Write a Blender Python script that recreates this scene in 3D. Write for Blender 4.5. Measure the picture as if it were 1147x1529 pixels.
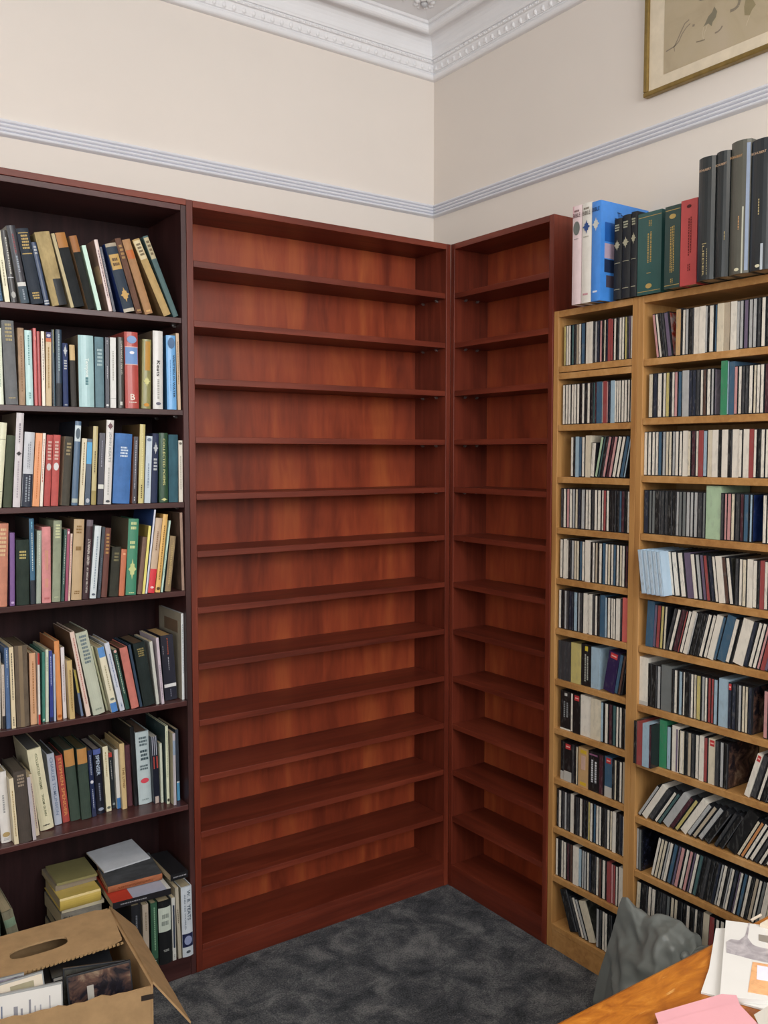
import bpy, math, random
from mathutils import Vector, Matrix, noise
random.seed(7)
for o in list(bpy.data.objects): bpy.data.objects.remove(o)
S = bpy.context.scene
COL = S.collection

# ------------------------------------------------------------------ camera
F = 1345.5
CAM = Vector((-2.075, -2.541, 1.6055))
YAW, PIT = .6119, -.0642
FW = Vector((math.sin(YAW)*math.cos(PIT), math.cos(YAW)*math.cos(PIT), math.sin(PIT)))
RT = FW.cross(Vector((0, 0, 1))).normalized()
UP = RT.cross(FW)
cd = bpy.data.cameras.new('camera'); cam = bpy.data.objects.new('camera', cd); COL.objects.link(cam)
cd.sensor_fit = 'VERTICAL'; cd.sensor_height = 36; cd.lens = F*36/1529; cd.clip_start = .05
cam.matrix_world = Matrix.Translation(CAM) @ Matrix((RT, UP, -FW)).transposed().to_4x4()
S.camera = cam
S.view_settings.view_transform = 'Standard'; S.view_settings.look = 'None'
S.view_settings.gamma = 1; S.view_settings.exposure = 0.0
S.view_settings.use_curve_mapping = False
S.cycles.max_bounces = 10; S.cycles.diffuse_bounces = 6; S.cycles.use_denoising = True

# ------------------------------------------------------------------ light
w = bpy.data.worlds.new('world'); S.world = w; w.use_nodes = True
w.node_tree.nodes['Background'].inputs[0].default_value = (.55, .65, .8, 1)
w.node_tree.nodes['Background'].inputs[1].default_value = .4
def area(name, loc, rot, sx, sy, power, col):
    l = bpy.data.lights.new(name, 'AREA'); l.shape = 'RECTANGLE'; l.size = sx; l.size_y = sy
    l.energy = power; l.color = col
    o = bpy.data.objects.new(name, l); o.location = loc; o.rotation_euler = rot; COL.objects.link(o)
R = math.radians
area('window_daylight', (-1.0, -4.28, 2.45), (R(90), 0, 0), 2.6, 1.3, 93, (.96, .985, 1))
area('side_fill_light', (-3.55, -2.6, 2.1), (R(90), 0, R(-90)), 1.2, 1.4, 27, (.90, .96, 1))  # added weak fill from the left, brightens the right wall and racks
area('ceiling_bounce_fill', (-1.5, -2.1, 2.95), (0, 0, 0), .45, .45, 15, (1, .92, .8))  # added fill lamp, stands in for light bounced off the ceiling

# ------------------------------------------------------------------ helpers
def at(u, v, ax, val):
    """the point of the plane (axis ax = val) seen at a pixel of the photograph"""
    d = FW + RT*((u-573.5)/F) + UP*((764.5-v)/F)
    return CAM + d*((val-CAM[ax])/d[ax])
def along(u, ax, P):
    """coordinate ax of the point with the other coordinates of P that lies in pixel column u"""
    k = (u-573.5)/F; n = RT - FW*k; s = 0
    for i in range(3):
        if i != ax: s += n[i]*(P[i]-CAM[i])
    return CAM[ax] - s/n[ax]
def lin(h):
    h = h.lstrip('#'); r = []
    for i in (0, 2, 4):
        c = int(h[i:i+2], 16)/255
        r.append(c/12.92 if c <= .04045 else ((c+.055)/1.055)**2.4)
    return (*r, 1)

def soft(h, k=.2, lift=.003):
    c = lin(h); g = .3*c[0]+.59*c[1]+.11*c[2]
    return tuple(v+(g-v)*k+lift for v in c[:3])+(1,)
class MB:
    def __init__(s): s.v = []; s.f = []; s.c = []; s.m = []
    def add(s, vs, fs, col=None, mi=0):
        b = len(s.v); s.v += [tuple(v) for v in vs]
        for i, f in enumerate(fs):
            s.f.append(tuple(b+k for k in f)); s.m.append(mi)
            s.c.append(col[i] if isinstance(col, list) else col)
    def box(s, x0, x1, y0, y1, z0, z1, col=None, mi=0, side=None):
        vs = [(x0,y0,z0),(x1,y0,z0),(x1,y1,z0),(x0,y1,z0),(x0,y0,z1),(x1,y0,z1),(x1,y1,z1),(x0,y1,z1)]
        fs = [(0,3,2,1),(4,5,6,7),(0,1,5,4),(1,2,6,5),(2,3,7,6),(3,0,4,7)]
        if side is not None: col = [col, col, col, side, col, side]
        s.add(vs, fs, col, mi)
    def prism(s, poly, z0, z1, col=None, mi=0):
        n = len(poly)
        vs = [(x, y, z0) for x, y in poly]+[(x, y, z1) for x, y in poly]
        fs = [tuple(range(n-1, -1, -1)), tuple(range(n, 2*n))]
        fs += [(i, (i+1) % n, n+(i+1) % n, n+i) for i in range(n)]
        s.add(vs, fs, col, mi)
    def xf(s, M, start=0):
        for i in range(start, len(s.v)): s.v[i] = tuple(M @ Vector(s.v[i]))
    def mesh(s, name, mats, smooth=False):
        me = bpy.data.meshes.new(name); me.from_pydata(s.v, [], s.f)
        for m in (mats if isinstance(mats, (list, tuple)) else [mats]): me.materials.append(m)
        me.polygons.foreach_set('material_index', s.m)
        if any(c is not None for c in s.c):
            at_ = me.color_attributes.new('Col', 'FLOAT_COLOR', 'CORNER'); d = []
            for c, f in zip(s.c, s.f): d += list(c or (.5, .5, .5, 1))*len(f)
            at_.data.foreach_set('color', d)
        if smooth: me.polygons.foreach_set('use_smooth', [True]*len(s.f))
        me.update(); return me
    def build(s, name, mats, parent=None, smooth=False, bevel=0):
        o = bpy.data.objects.new(name, s.mesh(name, mats, smooth)); COL.objects.link(o)
        if parent: o.parent = parent
        if bevel:
            b = o.modifiers.new('bevel', 'BEVEL'); b.width = bevel; b.segments = 2; b.limit_method = 'ANGLE'
        return o
def tag(o, label=None, cat=None, group=None, kind=None):
    if label: o['label'] = label
    if cat: o['category'] = cat
    if group: o['group'] = group
    if kind: o['kind'] = kind
    return o
def empty(name, loc=(0, 0, 0), rot=(0, 0, 0), **k):
    o = bpy.data.objects.new(name, None); o.location = loc; o.rotation_euler = rot
    o.empty_display_size = .02; COL.objects.link(o); return tag(o, **k)
def boxo(name, b, mat, parent=None, bevel=0, col=None):
    m = MB(); m.box(*b, col=col); return m.build(name, mat, parent, bevel=bevel)

# ------------------------------------------------------------------ materials
def mat(name, rough=.6, spec=.5):
    m = bpy.data.materials.new(name); m.use_nodes = True
    b = m.node_tree.nodes['Principled BSDF']; b.inputs['Roughness'].default_value = rough
    b.inputs['Specular IOR Level'].default_value = spec
    return m, m.node_tree.nodes, m.node_tree.links, b
def ramp(N, stops):
    r = N.new('ShaderNodeValToRGB'); e = r.color_ramp.elements
    while len(e) < len(stops): e.new(.5)
    for k, (p, c) in enumerate(stops): e[k].position = p; e[k].color = c if not isinstance(c, str) else lin(c)
    return r
def coords(N, L, scale, kind='Object'):
    t = N.new('ShaderNodeTexCoord'); mp = N.new('ShaderNodeMapping'); mp.inputs['Scale'].default_value = scale
    L.new(t.outputs[kind], mp.inputs[0]); return mp.outputs[0]
def noise_tex(N, L, vec, scale, detail=4, rough=.6, dist=0):
    n = N.new('ShaderNodeTexNoise'); n.inputs['Scale'].default_value = scale; n.inputs['Detail'].default_value = detail
    n.inputs['Roughness'].default_value = rough; n.inputs['Distortion'].default_value = dist
    L.new(vec, n.inputs['Vector']); return n.outputs['Fac']
def bump(N, L, b, h, strength, dist=.002):
    k = N.new('ShaderNodeBump'); k.inputs['Strength'].default_value = strength; k.inputs['Distance'].default_value = dist
    L.new(h, k.inputs['Height']); L.new(k.outputs[0], b.inputs['Normal'])
def wood(name, dark, mid, light, axis, rough=.4, figure=1.0, fine=1.0, spec=.4):
    m, N, L, b = mat(name, rough, spec)
    st = [14*fine]*3; st[axis] = .7
    v = coords(N, L, st)
    f1 = noise_tex(N, L, v, 3.2, 6, .65, .6)
    sf = [5.5*figure]*3; sf[axis] = 1.1*figure
    f2 = noise_tex(N, L, coords(N, L, sf), 1.0, 3, .5, .8)
    mx = N.new('ShaderNodeMix'); mx.inputs[0].default_value = .55
    L.new(f1, mx.inputs[2]); L.new(f2, mx.inputs[3])
    r = ramp(N, [(.34, dark), (.5, mid), (.67, light)]); L.new(mx.outputs[0], r.inputs[0])
    L.new(r.outputs[0], b.inputs['Base Color'])
    bump(N, L, b, f1, .12, .001)
    return m
def plain(name, col, rough=.5, spec=.5, metal=0, var=.06, scale=30, bmp=0):
    m, N, L, b = mat(name, rough, spec); b.inputs['Metallic'].default_value = metal
    c = lin(col); f = noise_tex(N, L, coords(N, L, (1, 1, 1)), scale, 4)
    r = ramp(N, [(.3, tuple(x*(1-var) for x in c[:3])+(1,)), (.7, tuple(min(1, x*(1+var)) for x in c[:3])+(1,))])
    L.new(f, r.inputs[0]); L.new(r.outputs[0], b.inputs['Base Color'])
    if bmp: bump(N, L, b, f, bmp)
    return m
def attr_mat(name, rough, spec, var=.18, scale=60, st=(1, 1, 1), prt=0, bmp=.1, pst=(260, 260, 60)):
    m, N, L, b = mat(name, rough, spec)
    a = N.new('ShaderNodeAttribute'); a.attribute_name = 'Col'
    f = noise_tex(N, L, coords(N, L, st), scale, 5)
    mr = N.new('ShaderNodeMapRange'); mr.inputs[1].default_value = .25; mr.inputs[2].default_value = .75
    mr.inputs[3].default_value = 1-var; mr.inputs[4].default_value = 1+var*.5
    L.new(f, mr.inputs[0])
    mx = N.new('ShaderNodeVectorMath'); mx.operation = 'SCALE'
    L.new(a.outputs['Color'], mx.inputs[0]); L.new(mr.outputs[0], mx.inputs['Scale'])
    out = mx.outputs[0]
    if prt:
        g = N.new('ShaderNodeNewGeometry'); mp = N.new('ShaderNodeMapping'); mp.inputs['Scale'].default_value = pst
        L.new(g.outputs['Position'], mp.inputs[0])
        p = noise_tex(N, L, mp.outputs[0], 1.0, 2, .5)
        q = N.new('ShaderNodeMapRange'); q.inputs[1].default_value = .56; q.inputs[2].default_value = .64
        q.inputs[3].default_value = 1; q.inputs[4].default_value = 1-prt
        L.new(p, q.inputs[0])
        m2 = N.new('ShaderNodeMix'); m2.data_type = 'RGBA'
        L.new(q.outputs[0], m2.inputs[0]); L.new(out, m2.inputs[7]); m2.inputs[6].default_value = (.2, .2, .19, 1); out = m2.outputs[2]
    L.new(out, b.inputs['Base Color'])
    if bmp: bump(N, L, b, f, bmp)
    return m
M = {}
M['wall'] = plain('wall_paint', 'e0d8d0', .75, .2, var=.02, scale=1.6)
M['white'] = plain('white_gloss_paint', 'e6e6e8', .4, .4, var=.02, scale=8)
M['rail'] = plain('rail_paint', 'dcdde4', .4, .4, var=.02, scale=8)
M['ceil'] = plain('ceiling_paint', 'e2e1de', .8, .2, var=.02, scale=3)
mah = ('4d1c11', '682a1b', '803a27')
M['mah_v'] = wood('mahogany_vertical', *mah, 2)
M['mah_x'] = wood('mahogany_along_wall', *mah, 0)
M['mah_y'] = wood('mahogany_along_side', *mah, 1)
M['mah_b'] = wood('mahogany_back_veneer', '6c2a19', '923f25', 'ac5930', 2, .38, figure=1.4, fine=.4)
dk = ('2c1817', '442726', '5a3634')
M['dk_v'] = wood('dark_mahogany_vertical', *dk, 2)
M['dk_x'] = wood('dark_mahogany_shelf', *dk, 0, rough=.3)
M['dk_b'] = wood('dark_mahogany_back', '1c0f10', '2b191a', '3a2223', 2, .6, spec=.15)
ok = ('96683a', 'b2844e', 'c69a66')
M['oak_v'] = wood('oak_vertical', *ok, 2, .45)
M['oak_y'] = wood('oak_shelf', *ok, 1, .45)
M['oak_b'] = wood('oak_back', '86603a', 'a0784a', 'b48c5e', 2, .5)
M['desk'] = wood('worn_desk_varnish', '8a4310', 'b0651c', 'c98a3c', 0, .32, figure=2.2, fine=1.6)
def desk_mat():
    m, N, L, b = mat('worn_desk_varnish', .3, .5)
    v = coords(N, L, (1.2, 4, 4)); f = noise_tex(N, L, v, 9, 8, .7, 1.2)
    g = noise_tex(N, L, coords(N, L, (1, 1, 1)), 2.5, 3)
    mx = N.new('ShaderNodeMix'); mx.inputs[0].default_value = .4; L.new(f, mx.inputs[2]); L.new(g, mx.inputs[3])
    r = ramp(N, [(.36, '8c4a14'), (.5, 'b26c20'), (.62, 'cc8a38')]); L.new(mx.outputs[0], r.inputs[0])
    t = N.new('ShaderNodeTexCoord'); mp = N.new('ShaderNodeMapping'); mp.inputs['Rotation'].default_value = (0, 0, .5); mp.inputs['Scale'].default_value = (8, 70, 8)
    L.new(t.outputs['Object'], mp.inputs[0]); q = noise_tex(N, L, mp.outputs[0], 1, 3, .6, .4)
    k = ramp(N, [(.66, (0, 0, 0, 1)), (.72, (1, 1, 1, 1))]); L.new(q, k.inputs[0])
    m2 = N.new('ShaderNodeMix'); m2.data_type = 'RGBA'; L.new(k.outputs[0], m2.inputs[0]); L.new(r.outputs[0], m2.inputs[6]); m2.inputs[7].default_value = lin('dfae68')
    L.new(m2.outputs[2], b.inputs['Base Color']); bump(N, L, b, f, .1, .001); return m
M['desk'] = desk_mat()
M['metal'] = plain('nickel', 'b8b8b8', .3, .5, metal=.9)
M['cloth'] = attr_mat('book_cloth', .62, .35, .22, 45, bmp=.15)
M['jacket'] = attr_mat('book_jacket', .3, .5, .12, 30, bmp=.03)
M['worn'] = attr_mat('worn_book_cloth', .8, .2, .5, 38, (1, 1, .5), bmp=.4)
M['paper'] = attr_mat('page_block', .85, .15, .25, 8, (90, 1, 1), bmp=.2)
M['ink'] = attr_mat('foil_and_ink', .5, .4, .1, 40, bmp=0)
M['card'] = attr_mat('cd_spine_card', .3, .5, .12, 50, prt=.38, bmp=0)
M['case'] = attr_mat('cd_case_plastic', .15, .55, .1, 20, bmp=0)
M['boxset'] = attr_mat('printed_box', .32, .5, .15, 25, prt=.16, bmp=.02, pst=(120, 120, 45))
M['kraft'] = plain('brown_cardboard', 'a88862', .8, .2, var=.12, scale=25, bmp=.1)
M['kraft_in'] = plain('cardboard_inside', '9c7e58', .85, .2, var=.12, scale=18, bmp=.1)
M['bag'] = plain('grey_bin_bag', '7c817e', .27, .5, var=.06, scale=4)
M['gilt'] = plain('gilt_frame', '8c7440', .35, .5, metal=.55, var=.2, scale=40)
M['mount'] = plain('picture_mount', 'dccfb8', .8, .2)
def picture_mat(name, cols, scale, rough=.25, st=(1, 1, 1)):
    m, N, L, b = mat(name, rough, .5)
    f = noise_tex(N, L, coords(N, L, st), scale, 5, .6, .7)
    n = len(cols); r = ramp(N, [(.3+.4*i/(n-1), c) for i, c in enumerate(cols)])
    L.new(f, r.inputs[0]); L.new(r.outputs[0], b.inputs['Base Color']); return m
M['print'] = picture_mat('sepia_print', ['a8977c', 'b5a68a', 'b9aa92'], 6, .4)
M['pic_dark'] = picture_mat('dark_cover_print', ['0e0c10', '1c1a22', '5a4238', '8d7a66'], 22)
M['pic_navy'] = picture_mat('navy_cover_print', ['0c1024', '182650', '24386a', '7a5a48'], 16)
M['pic_red'] = picture_mat('red_cover_print', ['7c2418', '8d2f22', 'a89690', '3878b8'], 20)
M['pic_plum'] = picture_mat('mauve_cover_print', ['3a3440', '7d7484', '8f8794', 'b79a88'], 20)
M['pic_grey'] = picture_mat('grey_cover_print', ['20201e', '3a3a36', '55524a'], 30)
M['pic_ink'] = picture_mat('midnight_cover_print', ['08090c', '12141c', '2a2e44'], 60)
m_, N_, L_, b_ = mat('dark_grey_carpet', .95, .1)
v_ = coords(N_, L_, (1, 1, 1))
big = noise_tex(N_, L_, v_, 9, 5, .7, .5); fine = noise_tex(N_, L_, v_, 190, 4, .8)
mx_ = N_.new('ShaderNodeMix'); mx_.inputs[0].default_value = .5; L_.new(big, mx_.inputs[2]); L_.new(fine, mx_.inputs[3])
r_ = ramp(N_, [(.40, '36393e'), (.5, '5a5c60'), (.6, '8a8a8a')]); L_.new(mx_.outputs[0], r_.inputs[0])
L_.new(r_.outputs[0], b_.inputs['Base Color']); bump(N_, L_, b_, fine, .8, .006)
M['carpet'] = m_

# ------------------------------------------------------------------ room
WX, WY, ZC = .173, .32, 3.34          # right wall plane, left wall plane, ceiling
LX, BY = -3.6, -4.35
def struct(name, b, m): return tag(boxo(name, b, m), kind='structure')
struct('floor', (LX-.1, WX+.1, BY-.1, WY+.1, -.1, 0), M['carpet'])
struct('ceiling', (LX-.1, WX+.1, BY-.1, WY+.1, ZC, ZC+.1), M['ceil'])
struct('wall_left', (LX-.1, WX+.1, WY, WY+.1, 0, ZC), M['wall'])
struct('wall_right', (WX, WX+.1, BY-.1, WY, 0, ZC), M['wall'])
struct('wall_far_left', (LX-.1, LX, BY, WY, 0, ZC), M['wall'])
struct('wall_behind', (LX-.1, WX, BY-.1, BY, 0, ZC), M['wall'])

def sweep(name, prof, mt, kind='structure'):
    """a profile (out, z) carried along both walls, mitred at the corner"""
    m = MB(); n = len(prof)
    for a, (st) in enumerate(('A', 'B')):
        vs = []
        for end in (0, 1):
            for o, z in prof:
                if st == 'A': vs.append((LX+o if end else WX-o, WY-o, z))
                else: vs.append((WX-o, BY+o if end else WY-o, z))
        fs = []
        for i in range(n-1):
            q = (i, i+1, n+i+1, n+i)
            fs.append(q if st == 'A' else q[::-1])
        m.add(vs, fs)
    return tag(m.build(name, mt), kind=kind)
def arc(cx, cz, r, a0, a1, n):
    return [(cx+r*math.cos(R(a0+(a1-a0)*i/n)), cz+r*math.sin(R(a0+(a1-a0)*i/n))) for i in range(n+1)]
prof = [(0, 2.535)]
for k in range(4):
    z = 2.537+k*.0118
    prof += [(.008, z), (.012, z+.001), (.0155, z+.003), (.0165, z+.0055), (.0155, z+.008), (.012, z+.010), (.008, z+.0108)]
prof += [(.008, 2.5845), (0, 2.5855)]
sweep('trim_1', prof, M['rail'])
cor = [(0, 3.058)] + arc(.010, 3.070, .012, -90, 60, 6) + [(.018, 3.083), (.022, 3.083), (.026, 3.092), (.028, 3.104), (.030, 3.108),
       (.037, 3.109), (.039, 3.114), (.037, 3.119), (.043, 3.120), (.045, 3.126)]
cor += [(.047+.045*(1-math.cos(R(90*i/7))), 3.129+.057*math.sin(R(90*i/7))) for i in range(8)]
cor += [(.096, 3.189)] + arc(.113, 3.187, .016, 160, 400, 10) + [(.133, 3.199), (.138, 3.206), (.142, 3.206), (.30, 3.228), (.302, 3.22), (.312, 3.214), (.325, 3.218), (.332, 3.235), (.34, 3.27), (.345, ZC)]
cornice = sweep('trim_2', cor, M['white'])
def blob(m, cx, cy, cz, rx, ry, rz, nu=8, nv=5):
    vs = []; fs = []
    for j in range(nv+1):
        t = math.pi*j/nv
        for i in range(nu):
            p = 2*math.pi*i/nu
            vs.append((cx+rx*math.sin(t)*math.cos(p), cy+ry*math.sin(t)*math.sin(p), cz+rz*math.cos(t)))
    for j in range(nv):
        for i in range(nu):
            fs.append((j*nu+i, (j+1)*nu+i, (j+1)*nu+(i+1) % nu, j*nu+(i+1) % nu))
    m.add(vs, fs)
def cornice_unit(kind):
    m = MB()
    if kind == 'egg':       # an egg between two leaf darts, local x along the wall, -y out of it
        blob(m, 0, 0, 0, .013, .008, .017); blob(m, .025, .001, .002, .004, .005, .016, 6, 4)
        for s in (-1, 1):
            for k in range(4):
                a = R(20+45*k); blob(m, s*.0185*math.sin(a), .001, -.019*math.cos(a)+.002, .003, .004, .005, 5, 3)
    elif kind == 'bead':
        blob(m, 0, 0, 0, .011, .006, .0055)
        blob(m, .0155, 0, 0, .0028, .005, .005, 6, 4)
    else:                   # flower of the ceiling band, lies facing down
        blob(m, 0, 0, 0, .014, .014, .012)
        for k in range(8):
            a = R(45*k); blob(m, .03*math.cos(a), .03*math.sin(a), .003, .015, .011, .007, 7, 4)
        for k in range(4):
            a = R(22+90*k); blob(m, .055*math.cos(a), .055*math.sin(a), .004, .009, .014, .006, 6, 4)
    return m.mesh(kind+'_moulding', M['white'], True)
egg, bead, flower = cornice_unit('egg'), cornice_unit('bead'), cornice_unit('flower')
for side in (0, 1):
    rz = 0 if side == 0 else -math.pi/2
    for me, step, out, z, n in ((egg, .036, .024, 3.095, 40 if side == 0 else 22), (bead, .026, .038, 3.114, 54 if side == 0 else 30), (flower, .125, .215, 3.212, 9 if side == 0 else 5)):
        for k in range(n):
            d = step*(k+.5)
            o = bpy.data.objects.new(me.name, me); COL.objects.link(o); o.parent = cornice
            if me is flower: d = out + step*k
            else: d += out
            o.location = (WX-d, WY-out, z) if side == 0 else (WX-out, WY-d, z)
            o.rotation_euler = (0, 0, rz)
            if me is egg: o.scale = (.72, .8, .62)
            if me is bead: o.scale = (.8, .7, .8)

# ------------------------------------------------------------------ bookcases
H = 2.352; T = .02
SH_A = [2.178, 2.003, 1.832, 1.657, 1.486, 1.312, 1.140, .967, .7925, .6164, .4418, .2675]
BASE = .0847
WA, WB, WC = 1.0015, .5064, .328
SH_C = [1.8787, 1.6968, 1.5342, 1.3735, 1.2133, 1.0523, .8886, .7299, .5664, .4053, .243]
SH_D = [1.8732, 1.707, 1.5441, 1.3785, 1.2106, 1.0543, .8807, .7156, .5489, .387, .2285]
CTOP = 2.0507; CBASE = .0814
SH_1 = [2.006, 1.736, 1.462, 1.196, .860, .538]

def pin_mesh():
    m = MB()
    for i in range(1):
        n = 8
        for (r, y0, y1) in ((.004, -.002, .008),):
            vs = [(r*math.cos(2*math.pi*k/n), y, r*math.sin(2*math.pi*k/n)) for y in (y0, y1) for k in range(n)]
            m.add(vs, [tuple(range(n)), tuple(range(2*n-1, n-1, -1))]+[(k, n+k, n+(k+1) % n, (k+1) % n) for k in range(n)])
        m.box(-.003, .003, .006, .012, 0, .006)
    return m.mesh('shelf_pin', M['metal'])
PIN = pin_mesh()
def case(name, loc, rot, wd, dp, shelves, base, top, mv, mh, mb, label, cat, th=T, pins=False, extra=None, sideback=0):
    """local x along the front, y into the wall, z up; origin at the front left foot"""
    r = empty(name, loc, rot, label=label, cat=cat)
    boxo('side_panel', (0, th, 0, dp, 0, top-th*0), mv, r, .0012)
    boxo('side_panel', (wd-th, wd, 0, dp, 0, top), mv, r, .0012)
    boxo('top_panel', (th+.0004, wd-th-.0004, 0, dp, top-th, top-.0002), mh, r, .001)
    boxo('back_panel', (th, wd-th, dp-.006, dp, base-.02, top-th), mb, r)
    boxo('plinth', (th+.0004, wd-th-.0004, .002, .02, 0, base-.019), mh, r, .001)
    boxo('base_shelf', (th+.0004, wd-th-.0004, 0, dp-.007, base-.018, base), mh, r, .001)
    for z in shelves:
        s = boxo('shelf', (th+.001, wd-th-.001, .0015, dp-.007, z-th*.95, z), mh, r, .001)
        if pins:
            for px, sg in ((th, 1), (wd-th, -1)):
                for y in (.05, dp-.06):
                    o = bpy.data.objects.new('shelf_pin', PIN); COL.objects.link(o); o.parent = s
                    o.location = (px, y, z-th*.95-.004); o.rotation_euler = (0, 0, -sg*math.pi/2)
    if extra: extra(r)
    return r
case('bookcase', (-WA, 0, 0), (0, 0, 0), WA, .19, SH_A, BASE, H, M['mah_v'], M['mah_x'], M['mah_b'],
     'wide empty mahogany bookcase with twelve shelves, left of the corner', 'bookcase', pins=True)
RB = (0, 0, -math.pi/2)
case('bookcase', (0, 0, 0), RB, WB, .165, SH_A, BASE, H, M['mah_v'], M['mah_x'], M['mah_b'],
     'narrow empty mahogany bookcase with twelve shelves, right of the corner', 'bookcase', pins=True)
case('cd_rack', (.004, -WB-.0008, 0), RB, WC, .165, SH_C+[SH_C[0]-.0215], CBASE, CTOP, M['oak_v'], M['oak_y'], M['oak_b'],
     'narrow oak CD rack with twelve filled rows beside the empty mahogany bookcase', 'CD rack')
WD = .80
case('cd_rack', (.004, -WB-WC-.0012, 0), RB, WD, .165, SH_D, CBASE, CTOP, M['oak_v'], M['oak_y'], M['oak_b'],
     'wide oak CD rack filling the right edge, behind the desk', 'CD rack')
def ex1(r):
    boxo('top_board', (-.0, 1.05, -.002, .265, H-.018, H), M['mah_x'], r, .001)
case('bookcase', (-WA-1.051, 0, 0), (0, 0, 0), 1.05, .265, SH_1, BASE, H-.0185, M['dk_v'], M['dk_x'], M['dk_b'],
     'dark-stained bookcase full of books on the left, cardboard box in front', 'bookcase', extra=ex1, pins=True, th=.0165)

# ------------------------------------------------------------------ books
def curve(w_, b_, x0=0., x1=1., off=0., n=6):
    """points of a rounded spine between fractions x0 and x1"""
    if b_ == 0: n = 1
    r = []
    for i in range(n+1):
        t = x0+(x1-x0)*i/n
        r.append((w_*t, -b_*(1-(2*t-1)**2)-off))
    return r
def plate(w_, b_, x0, x1, z0, z1, col, off=.0006):
    m = MB(); c = curve(w_, b_, x0, x1, off); c2 = [(x, y+off+.0004) for x, y in curve(w_, b_, x0, x1, 0)]
    m.prism(c+c2[::-1], z0, z1, col); return m
_txt = {}
def text_mesh(s, font=None):
    if s in _txt: return _txt[s]
    c = bpy.data.curves.new('t', 'FONT'); c.body = s; c.size = 1; c.resolution_u = 2; c.extrude = 0; c.offset = .012
    o = bpy.data.objects.new('t', c)
    me = bpy.data.meshes.new_from_object(o)
    vs = [tuple(v.co) for v in me.vertices]; fs = [tuple(p.vertices) for p in me.polygons]
    bpy.data.objects.remove(o); bpy.data.meshes.remove(me); bpy.data.curves.remove(c)
    xs = [v[0] for v in vs]; ys = [v[1] for v in vs]
    x0, x1, y0, y1 = min(xs), max(xs), min(ys), max(ys)
    _txt[s] = ([((v[0]-x0)/(x1-x0)-.5, (v[1]-y0)/(y1-y0)-.5) for v in vs], fs, (x1-x0)/(y1-y0)); return _txt[s]
def lettering(m, s, d, cx, cz, length, height, y, col):
    """flat print on the spine: d = 'd' down, 'u' up, 'h' across"""
    vs, fs, asp = text_mesh(s); out = []
    for a, b in vs:
        a *= length; b *= height
        p = {'h': (cx+a, cz+b), 'd': (cx+b, cz-a), 'u': (cx-b, cz+a)}[d]
        out.append((p[0], y, p[1]))
    m.add(out, fs, col)
def dashes(m, d, x0, x1, z0, z1, y, col, rows=3, rng=random):
    """worn, unreadable lettering as small strokes"""
    if d == 'h':
        for k in range(rows):
            z = z1-(z1-z0)*(k+.5)/rows; hh = (z1-z0)/rows*.3; x = x0+rng.random()*.1*(x1-x0); e = x1-rng.random()*.15*(x1-x0)
            while x < e:
                l = (x1-x0)*rng.uniform(.12, .3); m.box(x, min(x+l, e), y, y+.0003, z-hh, z+hh, col); x += l+(x1-x0)*.05
    else:
        n = rows
        for k in range(n):
            a = x0+(x1-x0)*(k+.25)/n; b = x0+(x1-x0)*(k+.75)/n; z = z1-rng.random()*.1*(z1-z0); e = z0+rng.random()*.1*(z1-z0)
            while z > e:
                l = rng.uniform(.0025, .007); m.box(a, b, y, y+.0003, max(z-l, e), z, col); z -= l+.0018
GOLD, SILV, BLK, WHT, CRM = 'b59a5a', 'b8bcc0', '1c1a1c', 'dcdcd8', 'd9cba6'
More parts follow.
